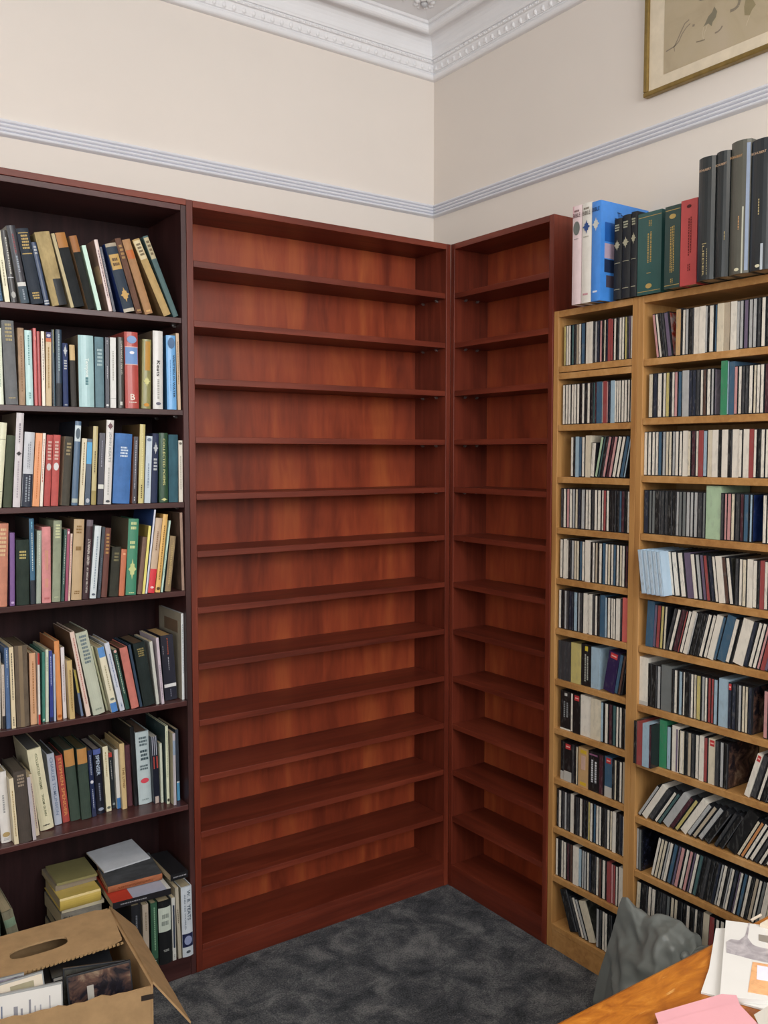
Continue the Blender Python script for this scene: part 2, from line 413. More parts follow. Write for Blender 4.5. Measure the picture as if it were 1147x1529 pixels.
def book(loc, rot, wd, h, dp, col, opts, name='book', mt='jacket'):
    """origin at the lower left front corner of the spine; x across the spine, y into the shelf"""
    hard = opts.get('hard', True); bl = opts.get('bulge', min(.005, wd*.13) if hard else 0.)
    b = .0022 if hard else .0006; ins = .003 if hard else .0
    r = empty(name, loc, rot)
    c = soft(col); sd = soft(opts.get('side', col)); pg = lin(opts.get('pages', 'b8a888'))
    mt = M[opts.get('m', mt)]
    m = MB(); cv = curve(wd, bl)
    poly = cv+[(wd, dp), (wd-b, dp), (wd-b, b), (b, b), (b, dp), (0, dp)]
    n = len(poly); cols = [c, c]
    for i in range(n):
        cols.append(sd if i in (len(cv)-1, n-1) else c)
    vs = [(x, y, 0) for x, y in poly]+[(x, y, h) for x, y in poly]
    fs = [tuple(range(n-1, -1, -1)), tuple(range(n, 2*n))]+[(i, (i+1) % n, n+(i+1) % n, n+i) for i in range(n)]
    m.add(vs, fs, cols); m.build('cover', mt, r)
    m = MB(); m.box(b+.0002, wd-b-.0002, b+.0004, dp-ins-.0005, ins+.0002, h-ins-.0002, pg); m.build('page_block', M['paper'], r)
    rng = random.Random(int(wd*1e5)+int(h*1e5))
    for d in opts.get('d', []):
        k = d[0]
        if k == 'band':      # z0 z1 colour [x0 x1]
            x0, x1 = (d[4], d[5]) if len(d) > 4 else (.02, .98)
            plate(wd, bl, x0, x1, d[1]*h, d[2]*h, lin(d[3])).build('spine_label', M['cloth' if k == 'b' else 'ink'], r)
        elif k == 'oval':
            m = MB(); z = (d[1]+d[2])/2*h; rz = (d[2]-d[1])/2*h; rx = min(wd*.36, rz*1.6)
            m.add([(wd/2+rx*math.cos(2*math.pi*i/20), -bl-.001, z+rz*math.sin(2*math.pi*i/20)) for i in range(20)], [tuple(range(20))], lin(d[3]))
            m.build('emblem', M['ink'], r)
        elif k == 'diamond':
            m = MB(); z = (d[1]+d[2])/2*h; rz = (d[2]-d[1])/2*h; rx = wd*.4
            pts = []
            for i in range(16):
                q = 1 if i % 4 == 0 else (.55 if i % 2 else .7)
                pts.append((wd/2+rx*q*math.cos(math.pi*i/8), -bl-.001, z+rz*q*math.sin(math.pi*i/8)))
            m.add(pts, [tuple(range(16))], lin(d[3])); m.build('emblem', M['ink'], r)
        elif k == 'text':    # text dir z0 z1 colour width-fraction x-centre
            m = MB(); z0, z1 = d[3]*h, d[4]*h; wf = d[6] if len(d) > 6 else .5; cxf = d[7] if len(d) > 7 else .5
            y = -bl*(1-(2*cxf-1)**2)-.0013
            if d[2] == 'h': lettering(m, d[1], 'h', wd*cxf, (z0+z1)/2, wd*wf, z1-z0, y, lin(d[5]))
            else: lettering(m, d[1], d[2], wd*cxf, (z0+z1)/2, z1-z0, wd*wf, y, lin(d[5]))
            m.build('lettering', M['ink'], r)
        elif k == 'dash':    # dir z0 z1 colour rows [x0 x1]
            m = MB(); x0, x1 = (d[6], d[7]) if len(d) > 6 else ((.2, .8) if d[1] == 'h' else (.32, .68))
            dashes(m, d[1], x0*wd, x1*wd, d[2]*h, d[3]*h, -bl-.0012, lin(d[4]), d[5], rng)
            m.build('lettering', M['ink'], r)
        elif k == 'side':    # a printed patch on the left board: y0 y1 z0 z1 colour
            m = MB(); m.box(-.0006, 0, d[1]*dp, d[2]*dp, d[3]*h, d[4]*h, lin(d[5])); m.build('cover_print', M['ink'], r)
        elif k == 'rside':
            m = MB(); m.box(wd, wd+.0006, d[1]*dp, d[2]*dp, d[3]*h, d[4]*h, lin(d[5])); m.build('cover_print', M['ink'], r)
        elif k == 'rtext':   # lettering on the right board
            m = MB(); vs, fs, asp = text_mesh(d[1]); ln = d[4]*dp; hh = d[5]*h
            m.add([(wd+.0012, d[2]*dp+(a+.5)*ln, d[3]*h+b_*hh) for a, b_ in vs], fs, lin(d[6])); m.build('lettering', M['ink'], r)
    return r

B = lambda z0, z1, c, *a: ('band', z0, z1, c, *a)
TX = lambda s, d, z0, z1, c, *a: ('text', s, d, z0, z1, c, *a)
DH = lambda z0, z1, c, n=3, *a: ('dash', 'h', z0, z1, c, n, *a)
DV = lambda z0, z1, c, n=1, *a: ('dash', 'v', z0, z1, c, n, *a)
# (spine left and right at the foot, left at the head, head height; all read off one enlarged strip of the shelf), colour, look
ROWS = []
ROWS.append((0, 'top', [((0, 320, 8.193), [
 (-62, 45, -190, 260, '3f6a8f', 'blue hardback half out of frame at the left edge', dict(d=[DH(.08, .16, SILV, 2)])),
 (62, 130, -60, 190, 'd8d2a8', 'slim cream book leaning between blue and black ones', dict(hard=False, d=[DV(.2, .6, '8a8468')])),
 (140, 222, -2, 195, '302d2d', 'black hardback with white upright lettering and round white emblem', dict(d=[DV(.38, .95, 'b8b8b0', 1, .4, .8), ('oval', .06, .15, 'a8a8a4'), B(.34, .35, SILV)])),
 (256, 370, 60, 140, '2e2d38', 'charcoal book with white band and red lettering', dict(side='c9c6bc', d=[B(.22, .27, 'd0d0cc'), B(0, .22, '40505c'), DV(.62, .9, '7a3038'), DV(.4, .62, '8a94a0'), DV(.04, .18, '8a94a0')])),
 (385, 545, 165, 180, '1d2a3a', 'large navy hardback with gilt-boxed title', dict(m='cloth', d=[DH(.72, .92, GOLD, 5), B(.66, .672, GOLD, .1, .9), B(.935, .945, GOLD, .1, .9), DH(.06, .16, GOLD, 3)])),
 (548, 615, 375, 345, '213a60', 'narrow blue hardback with silver bands', dict(d=[DH(.8, .95, SILV, 3), B(.02, .04, SILV), B(.06, .08, SILV)])),
 (642, 838, 418, 225, 'b29a60', 'thick tan book with torn spine over black cloth', dict(m='worn', pages='b8a070', d=[B(.0, .36, '22262a', .42, 1.)])),
 (868, 1050, 625, 240, '23272a', 'black book with frayed tan spine head and cream edge', dict(m='worn', side='b9ac88', d=[B(.8, 1.0, 'a8733a', .25, .98), B(0, 1, 'bcae88', .0, .2)])),
 (1078, 1178, 845, 270, '262927', 'black book with torn brown spine head beside mint one', dict(m='worn', side='a07a52', d=[B(.78, 1.0, '9a6434', .0, .98)])),
 ]), ((130, 340, 7.647), [
 (120, 172, -61, 206, 'b4dcc8', 'slim mint-green book', dict(hard=False)),
 (250, 298, 78, 140, 'dcc4be', 'slim pale pink book with brownish pink cover', dict(side='9b7062', d=[DV(.15, .9, '6a4a5a'), ('side', .05, .35, .4, .65, 'caa684')])),
 (302, 335, 118, 225, '3a3a4a', 'very slim slate-coloured book beside royal blue boards', dict(hard=False, d=[DV(.3, .9, 'b0b0b8')])),
 (420, 558, 200, 190, '27384a', 'navy hardback with gilt label and gilt urn', dict(side='1f3f8c', m='cloth', d=[B(.62, .84, 'bf9a58', .08, .95), DH(.66, .8, '5a4020', 2), ('diamond', .14, .36, 'bf9a58'), B(0, .05, 'b8b0a0'), B(.95, 1., 'a89c88')])),
 (565, 640, 302, 130, '704c3a', 'worn brown book with rubbed gilt lines', dict(m='worn', d=[DH(.72, .92, 'b08850', 4), DH(.02, .06, 'b08850', 1)])),
 (665, 765, 398, 145, 'ac7a42', 'tan hardback with orange title patch', dict(m='cloth', d=[B(.74, .86, 'b8642c', .05, .95), DH(.02, .06, 'd8b070', 1)])),
 (878, 975, 515, 145, 'b8964e', 'mustard hardback with cream paper title label', dict(m='cloth', side='8a6a38', d=[B(.74, .98, 'cfc09a', .05, .95), DH(.78, .95, '6a5a40', 4)])),
 (988, 1056, 635, 105, '47686a', 'teal hardback with cream label, last on the right', dict(m='cloth', d=[B(.72, .98, 'b8ac88', .05, .95), DH(.76, .95, '6a5a40', 4)])),
 ])]))
ROWS.append((1, 'second', [((0, 470, 7.647), [
 (-30, 50, -62, 150, 'dfe8d0', 'pale green book cut by the left edge', dict(d=[DV(.2, .8, '8aa088')])),
 (68, 215, 12, 65, '6b6e71', 'tall thick grey cloth hardback with faded gilt title', dict(m='cloth', d=[DH(.75, .97, 'a89a70', 5), DH(.07, .09, 'a89a70', 1)])),
 (222, 296, 200, 150, 'b49270', 'tan book with worn foot beside grey hardback', dict(m='worn', d=[DV(.15, .9, '8a6a48')])),
 (302, 388, 278, 178, 'b0dcdc', 'pale aqua book with small lettering', dict(d=[DV(.5, .95, '6a9a9a'), DV(.08, .18, '6a9a9a', 2)])),
 (398, 440, 374, 155, 'c84a4a', 'bright red slim book, left of its darker neighbour', dict(d=[('oval', .84, .9, 'd8807a')])),
 (441, 478, 418, 190, 'b43a38', 'darker red slim book', dict()),
 (484, 524, 468, 190, 'e8dac4', 'cream paperback with black vertical title', dict(hard=False, d=[DV(.3, .97, '3a3030')])),
 (529, 596, 522, 200, 'c0a060', 'ochre paperback with navy and orange head', dict(hard=False, d=[B(.92, 1, '3a3a70'), B(.87, .92, 'c86a40'), ('oval', .935, .975, 'c8c8d8'), DV(.2, .8, '9a7a40')])),
 (603, 640, 584, 170, '1c242c', 'black shiny book with yellowish head', dict(d=[B(0, 1, '47606e', .55, .85), B(.7, 1, 'b0b078', .6, .8)])),
 (642, 715, 634, 170, '1b3850', 'dark teal-blue shiny book with worn white lettering', dict(d=[DV(.4, .95, '9ab0b8'), B(.0, .3, '20262e')])),
 (724, 788, 712, 325, '24396c', 'navy hardback with silver ornament at the head', dict(m='cloth', d=[('diamond', .78, .98, SILV), DH(.58, .74, SILV, 4), DH(.01, .04, SILV, 1)])),
 (815, 882, 790, 345, '37332f', 'dark brown hardback with cream paper label', dict(m='cloth', d=[B(.75, 1, 'c8ac7c', .0, .98)])),
 (905, 1085, 888, 232, '9cc8cc', 'wide pale turquoise hardback with white script title', dict(side='87745a', pages='87745a', d=[TX('Tennyson', 'd', .42, .68, 'e8f0ea', .28), DV(.3, .42, '4a7a80')])),
 ]), ((135, 480, 7.647), [
 (60, 165, 48, 177, '5d8390', 'slate-blue cloth hardback beside wide turquoise one', dict(m='cloth', d=[DH(.58, .84, 'a8c0c4', 5)])),
 (174, 222, 168, 182, '26293c', 'slim navy-black paperback with white title and badge', dict(hard=False, d=[DV(.4, .6, 'b0b0b8'), DV(.9, .96, 'b0b0b8'), ('oval', .02, .05, 'd8d8d8')])),
 (230, 300, 225, 183, 'd2d2ce', 'light grey paperback with a thin line near foot', dict(hard=False, d=[DV(.35, .85, 'a0a098'), B(.13, .135, '707070')])),
 (318, 390, 312, 180, '3b3832', 'dark olive hardback lettered LETTERS OF JOHN KEATS', dict(d=[TX('LETTERS OF JOHN KEATS', 'u', .48, .95, 'd0d0c4', .3, .6), B(.04, .09, 'c8c8c0', .3, .7)])),
 (402, 560, 386, 118, 'bb3d33', 'wide red hardback with pale blue oval and label', dict(d=[('oval', .85, .95, '7f9cc8'), B(.58, .8, '6f92c6', .04, .96), B(.8, .81, 'd8b0a8', .02, .98), B(.57, .58, 'd8b0a8', .02, .98), ('oval', .71, .75, 'e8e8f0'), TX('B', 'h', .11, .19, 'e8dcd0', .35), DH(.07, .09, 'e8dcd0', 1)])),
 (585, 692, 595, 205, '8d8946', 'olive-gold book with orange stripe and white leaves', dict(d=[B(.55, .97, 'b88838', .3, .85), ('diamond', .32, .47, 'd0cc8a'), ('oval', .03, .08, 'c88a30')])),
 (715, 833, 712, 108, 'd4d2ce', 'white book with black handwritten Keats on spine', dict(side='6a5a48', pages='6a5a48', d=[TX('Keats', 'd', .42, .62, '2a2a2a', .32), DV(.12, .4, 'a0a09c'), ('oval', .05, .09, '606070')])),
 (878, 990, 862, 158, '5babea', 'sky-blue book lettered WRITTEN IN WATER', dict(side='2a6a9a', d=[TX('WRITTEN IN WATER', 'd', .16, .74, '16304a', .2, .72), DV(.2, .7, '3a7ab8', 1, .3, .42), ('oval', .82, .97, '4a6a90')])),
 (1000, 1038, 975, 135, 'c8a880', 'slim beige book against the right side panel', dict(hard=False, d=[DV(.3, .95, '8a7050')])),
 ])]))
ROWS.append((2, 'third', [((0, 610, 7.647), [
 (-82, 22, -16, 165, 'dcdcb8', 'cream book leaning right at the left edge', dict(d=[B(.8, .804, '6a6a50'), B(.19, .194, '6a6a50')])),
 (36, 138, 78, 312, '3f4a32', 'olive-green cloth hardback beside tall white one', dict(m='cloth')),
 (145, 236, 190, 55, 'cfc8cc', 'tall pale grey book with small black bird mark', dict(side='7a6a58', pages='6a5a48', d=[DV(.68, .9, '807880'), ('diamond', .54, .6, '2a2226'), DV(.08, .5, 'a8a0a8')])),
 (245, 366, 284, 275, 'c2c6ce', 'pale grey book with dark picture on lower half', dict(d=[B(0, .44, '262c3c'), DV(.5, .88, '90949c', 2), DV(.04, .42, '8a929c', 2, .2, .8)])),
 (368, 452, 410, 285, 'e98f42', 'orange paperback', dict(hard=False, d=[B(0, 1, 'e6a070', 0, .2), DV(.1, .95, 'c06a20', 1, .45, .65)])),
 (455, 492, 492, 285, 'e8dccc', 'thin cream paperback between orange and red ones', dict(hard=False, d=[DV(.3, .95, 'b85848')])),
 (500, 576, 537, 305, 'ba403c', 'narrower of two matching red hardbacks, silver seal', dict(m='cloth', d=[('oval', .5, .6, 'c8c4c4'), DH(.64, .92, 'd8b8ac', 6)])),
 (580, 668, 611, 305, 'c44842', 'wider of two matching red hardbacks, silver seal', dict(m='cloth', d=[('oval', .5, .61, 'd8d4d4'), DH(.64, .92, 'd8b8ac', 6)])),
 (702, 797, 745, 325, '454034', 'dark brown hardback with dull gilt title', dict(m='cloth', side='b8a888', d=[DH(.72, .92, '9a8c68', 4)])),
 (815, 890, 860, 150, '4b6c8c', 'blue-grey book with white picture panel at head', dict(side='1c2632', d=[B(.76, .95, 'c8d4d8', .02, .98), ('oval', .79, .92, '52606c'), B(.03, .08, 'a8b0a8')])),
 (902, 962, 940, 345, 'd8cca8', 'cream book with faint vertical title beside blue-grey', dict(hard=False, d=[DV(.25, .97, '8a7a58')])),
 (968, 1032, 988, 350, '3a5068', 'slate paperback with sky-blue upper spine', dict(hard=False, d=[B(.62, .95, '5aa4d4'), ('oval', .03, .1, 'b0b4bc')])),
 (1040, 1100, 1066, 205, 'c2b272', 'yellowish cream book, tall, with brown title', dict(side='5a4c38', d=[DV(.4, .7, '5a4a30'), B(0, .18, 'a0905a')])),
 ]), ((135, 615, 7.647), [
 (80, 150, 106, 245, '3a394a', 'dark slate paperback with white band low down', dict(hard=False, d=[B(.22, .28, 'd4d4cc'), DV(.5, .92, '8a8a9a')])),
 (150, 240, 186, 98, 'd9d5d1', 'tall white book with round emblem at the head', dict(side='6a5a40', pages='6a5a40', d=[('diamond', .88, .98, '6a4a50'), TX('JOHN KEATS', 'd', .5, .86, '9aa0a0', .4), DV(.1, .45, 'b0b0ac'), ('oval', .02, .05, '404448')])),
 (252, 452, 286, 255, '3171b9', 'very wide royal blue hardback with white title', dict(m='cloth', d=[DH(.66, .82, 'c8d8e8', 4, .3, .75)])),
 (476, 528, 500, 285, '3a3844', 'slim dark paperback with white lettering', dict(hard=False, side='c0602c', pages='c0602c', d=[DV(.2, .97, 'b8b8c4'), DV(.03, .1, 'c8c8cc')])),
 (545, 612, 566, 145, 'cabb6a', 'tall pale yellow book with faint lettering', dict(side='6a5028', pages='5a4428', d=[DV(.04, .24, '4a4020'), DV(.3, .95, 'e0d8a0')])),
 (617, 690, 641, 280, 'bacbd8', 'pale blue book with round mark at head', dict(hard=False, d=[DV(.2, .6, '7a8ca0'), ('oval', .92, .97, '6a7a90')])),
 (694, 768, 700, 250, '1e2c50', 'navy cloth hardback with silver ornament', dict(m='cloth', d=[('diamond', .7, .88, SILV), DH(.46, .65, SILV, 4)])),
 (788, 892, 768, 243, '1f4c30', 'green hardback with large pale vertical lettering', dict(d=[TX('COLLECTED POEMS', 'd', .25, .92, 'c8c88a', .28), ('diamond', .02, .07, 'c8c88a')])),
 (896, 1006, 893, 262, '2f6070', 'teal cloth hardback with blank spine', dict(m='worn')),
 (1012, 1068, 1006, 328, 'd8d0c0', 'short cream book, last on the right', dict(hard=False, d=[DV(.15, .75, '9a948a'), ('oval', .93, .97, '6a645a')])),
 ])]))
ROWS.append((3, 'fourth', [((0, 760, 7.647), [
 (-45, 88, -30, 172, 'c87a5a', 'terracotta hardback with gilt title at the left edge', dict(m='cloth', d=[DH(.6, .95, 'd8b890', 7)])),
 (115, 175, 112, 275, '7a5296', 'slim purple book', dict(d=[('oval', .03, .06, 'c0a8d0')])),
 (190, 342, 182, 358, '2c3a32', 'worn dark green hardback with small gilt title', dict(m='worn', side='3c3a34', pages='3a3630', d=[DH(.7, .84, 'b8a868', 3, .2, .75)])),
 (352, 412, 330, 100, '2b6688', 'blue book with white vertical lettering', dict(side='46443c', d=[DV(.35, .85, 'c0d0d0'), B(0, .28, '242a34'), DV(.88, .97, '80c0d8')])),
 (415, 472, 424, 252, '9aa898', 'pale sage book with long thin title', dict(d=[DV(.5, .97, 'c8d0c4')])),
 (480, 586, 474, 210, 'da8484', 'salmon-pink hardback with faint title', dict(m='cloth', d=[DV(.42, .7, 'c8a070', 2), DV(.2, .33, 'c8a070', 2), DH(.04, .08, 'b86868', 1)])),
 (596, 694, 612, 138, '8f997c', 'sage-green hardback with cream title at head', dict(m='cloth', d=[DH(.78, .96, 'd0d4a8', 5), DH(.05, .07, 'c0c4a0', 1)])),
 (699, 736, 736, 238, '2a5149', 'slim dark green paperback with white lettering', dict(hard=False, d=[DV(.2, .97, 'c0ccc0')])),
 (740, 776, 766, 232, 'a24264', 'slim crimson paperback', dict(hard=False, d=[('oval', .93, .97, 'e0c0c8')])),
 (779, 806, 808, 285, 'e0c4b0', 'thin cream paperback with red speckled edge', dict(hard=False, d=[DV(.05, .95, 'c06060')])),
 (812, 936, 846, 125, 'c2a272', 'wide tan hardback with faded gilt lines', dict(side='6a5238', pages='5a4630', d=[DH(.82, .93, '8a6a3a', 3), DH(.6, .68, '8a6a3a', 1), DH(.07, .12, '8a6a3a', 2)])),
 (940, 1020, 992, 130, '3b2129', 'dark maroon book lettered SELECTED POEMS OF HENRY NEWBOLT', dict(d=[TX('SELECTED POEMS OF', 'u', .08, .4, 'd8d0c8', .26), TX('HENRY NEWBOLT', 'u', .43, .76, 'd8d0c8', .38), B(.92, 1, '6a6068')])),
 (1024, 1102, 1086, 200, 'd0dce0', 'white-blue book leaning right beside the maroon one', dict(d=[DV(.1, .9, '8a9aa8'), ('oval', .04, .07, '505a68')])),
 ]), ((135, 755, 7.647), [
 (78, 117, 138, 250, '34404c', 'slim slate book leaning right', dict(hard=False, d=[DV(.1, .6, '6a7684')])),
 (120, 190, 170, 262, '6c3c32', 'red-brown hardback with gilt title', dict(m='cloth', d=[DH(.62, .93, 'b88a50', 6)])),
 (214, 320, 251, 480, '3b3b31', 'short dark brown-green hardback', dict(m='worn', d=[DH(.7, .9, '7a7452', 3)])),
 (324, 391, 356, 505, 'ca6a3a', 'short burnt-orange book', dict(d=[('oval', .88, .92, 'e0a880')])),
 (402, 525, 437, 158, '2f8c6a', 'wide bright green hardback with pale ornament', dict(side='6c604a', pages='6c604a', d=[DH(.85, .97, 'c8d49a', 2), DH(.6, .72, 'c8d49a', 2, .15, .7), ('diamond', .2, .48, 'c0c88a'), DH(.02, .04, 'c8d49a', 1)])),
 (536, 590, 600, 365, '7c5c4a', 'short brown hardback behind yellow one', dict(m='cloth')),
 (592, 625, 666, 235, 'e8da52', 'thin bright yellow paperback', dict(hard=False, side='a89020')),
 (628, 650, 730, 50, 'd0d4e4', 'tall thin white booklet with blue cover', dict(hard=False, side='2a4c8c')),
 (654, 736, 748, 150, 'c8aa8a', 'tan book with red lower spine', dict(d=[B(0, .32, 'd03a44'), DV(.55, .85, '8a6a50'), ('oval', .06, .09, 'e8c0c0')])),
 (740, 800, 832, 105, 'e8b242', 'golden yellow book with dark vertical title', dict(side='c8922c', d=[DV(.12, .92, '7a5a18'), ('oval', .03, .07, '4a3818')])),
 (806, 830, 900, 175, 'b8dac8', 'thin mint paperback leaning right', dict(hard=False, d=[DV(.2, .6, '7aa090')])),
 (850, 920, 912, 355, '9c8258', 'short marbled brown book', dict(m='worn', side='1c4048', d=[DV(.1, .9, 'c8b078', 2)])),
 (1045, 1085, 1018, 28, 'a88672', 'tall slim brownish-pink book, last on the right', dict(side='6a4c3a', m='worn')),
 ])]))
ROWS.append((4, 'fifth', [((0, 920, 7.647), [
 (-45, 14, -50, 430, 'd4d6c0', 'pale book cut by the left edge', dict(yb=1300)),
 (30, 68, 14, 560, 'c8b8a8', 'thin short beige book with black patches', dict(hard=False, yb=1292, d=[B(.0, .2, '2a2626'), DV(.3, .9, '8a7a68')])),
 (74, 128, 45, 365, '4a6a98', 'blue book with white head lettering', dict(yb=1290, d=[DV(.75, .97, 'c0ccd8'), DV(.5, .66, '8aa0c0')])),
 (134, 186, 100, 360, 'e0cca0', 'cream book with bold black vertical lettering', dict(yb=1288, hard=False, d=[DV(.33, .95, '33302a'), DV(.02, .14, '33302a')])),
 (194, 345, 160, 345, '6c5c4a', 'thick worn brown book with torn spine', dict(yb=1275, m='worn', pages='5a4c3c', d=[B(0, 1, '7e6c54', .3, .6)])),
 (352, 430, 332, 428, 'd8a070', 'light orange-tan book with vertical title', dict(yb=1243, d=[DV(.1, .95, '9a6a3c')])),
 (442, 464, 428, 428, 'd8d0c8', 'thin white paperback with red ends', dict(hard=False, yb=1245, d=[B(.84, 1, 'b03030'), B(0, .14, 'b03030')])),
 (484, 522, 478, 415, '2f8272', 'slim green-teal book', dict(yb=1215, d=[('oval', .02, .05, 'b0d0c0')])),
 (524, 562, 520, 385, 'c8d2b8', 'slim pale green book', dict(yb=1213, hard=False, d=[DV(.7, .9, '8a9a80')])),
 (574, 616, 558, 400, '2a3c92', 'slim royal blue book with white title', dict(yb=1208, hard=False, d=[DV(.5, .95, 'c0c8e0'), B(.0, .06, '14183c')])),
 (620, 644, 606, 440, 'a8b8d0', 'very thin pale blue paperback', dict(yb=1205, hard=False)),
 (654, 718, 610, 290, 'e28a32', 'bright orange hardback', dict(yb=1190, side='b86820', d=[('oval', .03, .07, 'b05a18')])),
 (724, 769, 691, 360, 'e0d8da', 'slim white book with faint pink lettering', dict(yb=1172, hard=False, d=[DV(.2, .8, 'b09aa0')])),
 (788, 852, 750, 515, 'caaa62', 'golden beige book with brown lettering', dict(yb=1200, d=[DV(.1, .9, '8a6a30', 2)])),
 (930, 960, 838, 620, '67799a', 'thin blue-and-yellow paperback leaning left', dict(yb=1145, hard=False, d=[B(.5, 1, 'b0a050')])),
 (988, 1046, 757, 200, 'e0c4b4', 'tall pale pink book with red lettering', dict(yb=1150, side='6a4c30', pages='6a5c48', d=[DV(.1, .97, 'b87068')])),
 (1068, 1212, 828, 212, 'b8bea8', 'large grey-green hardback with blue-grey title', dict(yb=1145, pages='5c5244', d=[DH(.62, .97, '6a7a80', 8), DH(.05, .08, '8a9488', 1)])),
 ]), ((135, 895, 7.4), [
 (180, 204, 4, 520, 'c8caa0', 'thin pale green paperback leaning left', dict(yb=1232, hard=False)),
 (228, 305, 66, 543, 'e0d8b8', 'cream book with blue head and foot', dict(yb=1262, d=[B(.85, 1, '5c90cc'), B(0, .14, '4c80c0'), DV(.3, .75, 'a8a080'), ('oval', .18, .22, '707870')])),
 (330, 388, 152, 490, 'c8cedc', 'pale lilac-white book leaning left', dict(yb=1262, d=[DV(.3, .85, '7a88a8'), DV(.04, .12, '6a7898')])),
 (394, 440, 247, 560, '1e4a40', 'dark green paperback with white lettering and emblem', dict(yb=1222, hard=False, side='8a7a68', d=[DV(.2, .93, 'c0ccb8'), ('oval', .94, .99, 'd8a8a0')])),
 (455, 545, 320, 545, 'ca6a5a', 'coral hardback with plain spine', dict(yb=1212, side='6a4a3c', pages='6a4c3c', m='cloth')),
 (550, 582, 416, 510, '294058', 'slim steel-blue book', dict(yb=1192, m='cloth')),
 (590, 722, 470, 495, '1e2a29', 'thick black-green hardback with rubbed gilt', dict(yb=1187, m='worn', pages='5a4838', d=[DH(.78, .92, '8a7c4c', 4)])),
 (732, 768, 652, 470, 'bcbeb4', 'slim grey-white book beside black one', dict(yb=1163, hard=False)),
 (790, 823, 724, 430, 'c4b4c0', 'slim mauve-white paperback against black slipcase', dict(yb=1170, hard=False, d=[DV(.05, .6, '8a7a90')])),
 (828, 968, 773, 408, '1d2032', 'wide black volume with white band and red lettering', dict(yb=1125, bulge=0, pages='b08e60', d=[B(.2, .25, 'd8d8d8'), TX('Selected', 'u', .7, .95, 'b85838', .1), DV(.45, .68, 'b0b0b8', 1, .45, .55), DV(.04, .17, '9090a0', 1, .45, .55), DV(.7, .85, 'a0a0a8', 1, .08, .16)])),
 (1014, 1072, 1001, 158, 'd6dada', 'tall white book, last on the right', dict(yb=1110, side='aaa088', pages='3a3630', d=[DV(.3, .9, '8a96a0'), ('side', .15, .75, .76, .9, '7a6450')])),
 ])]))
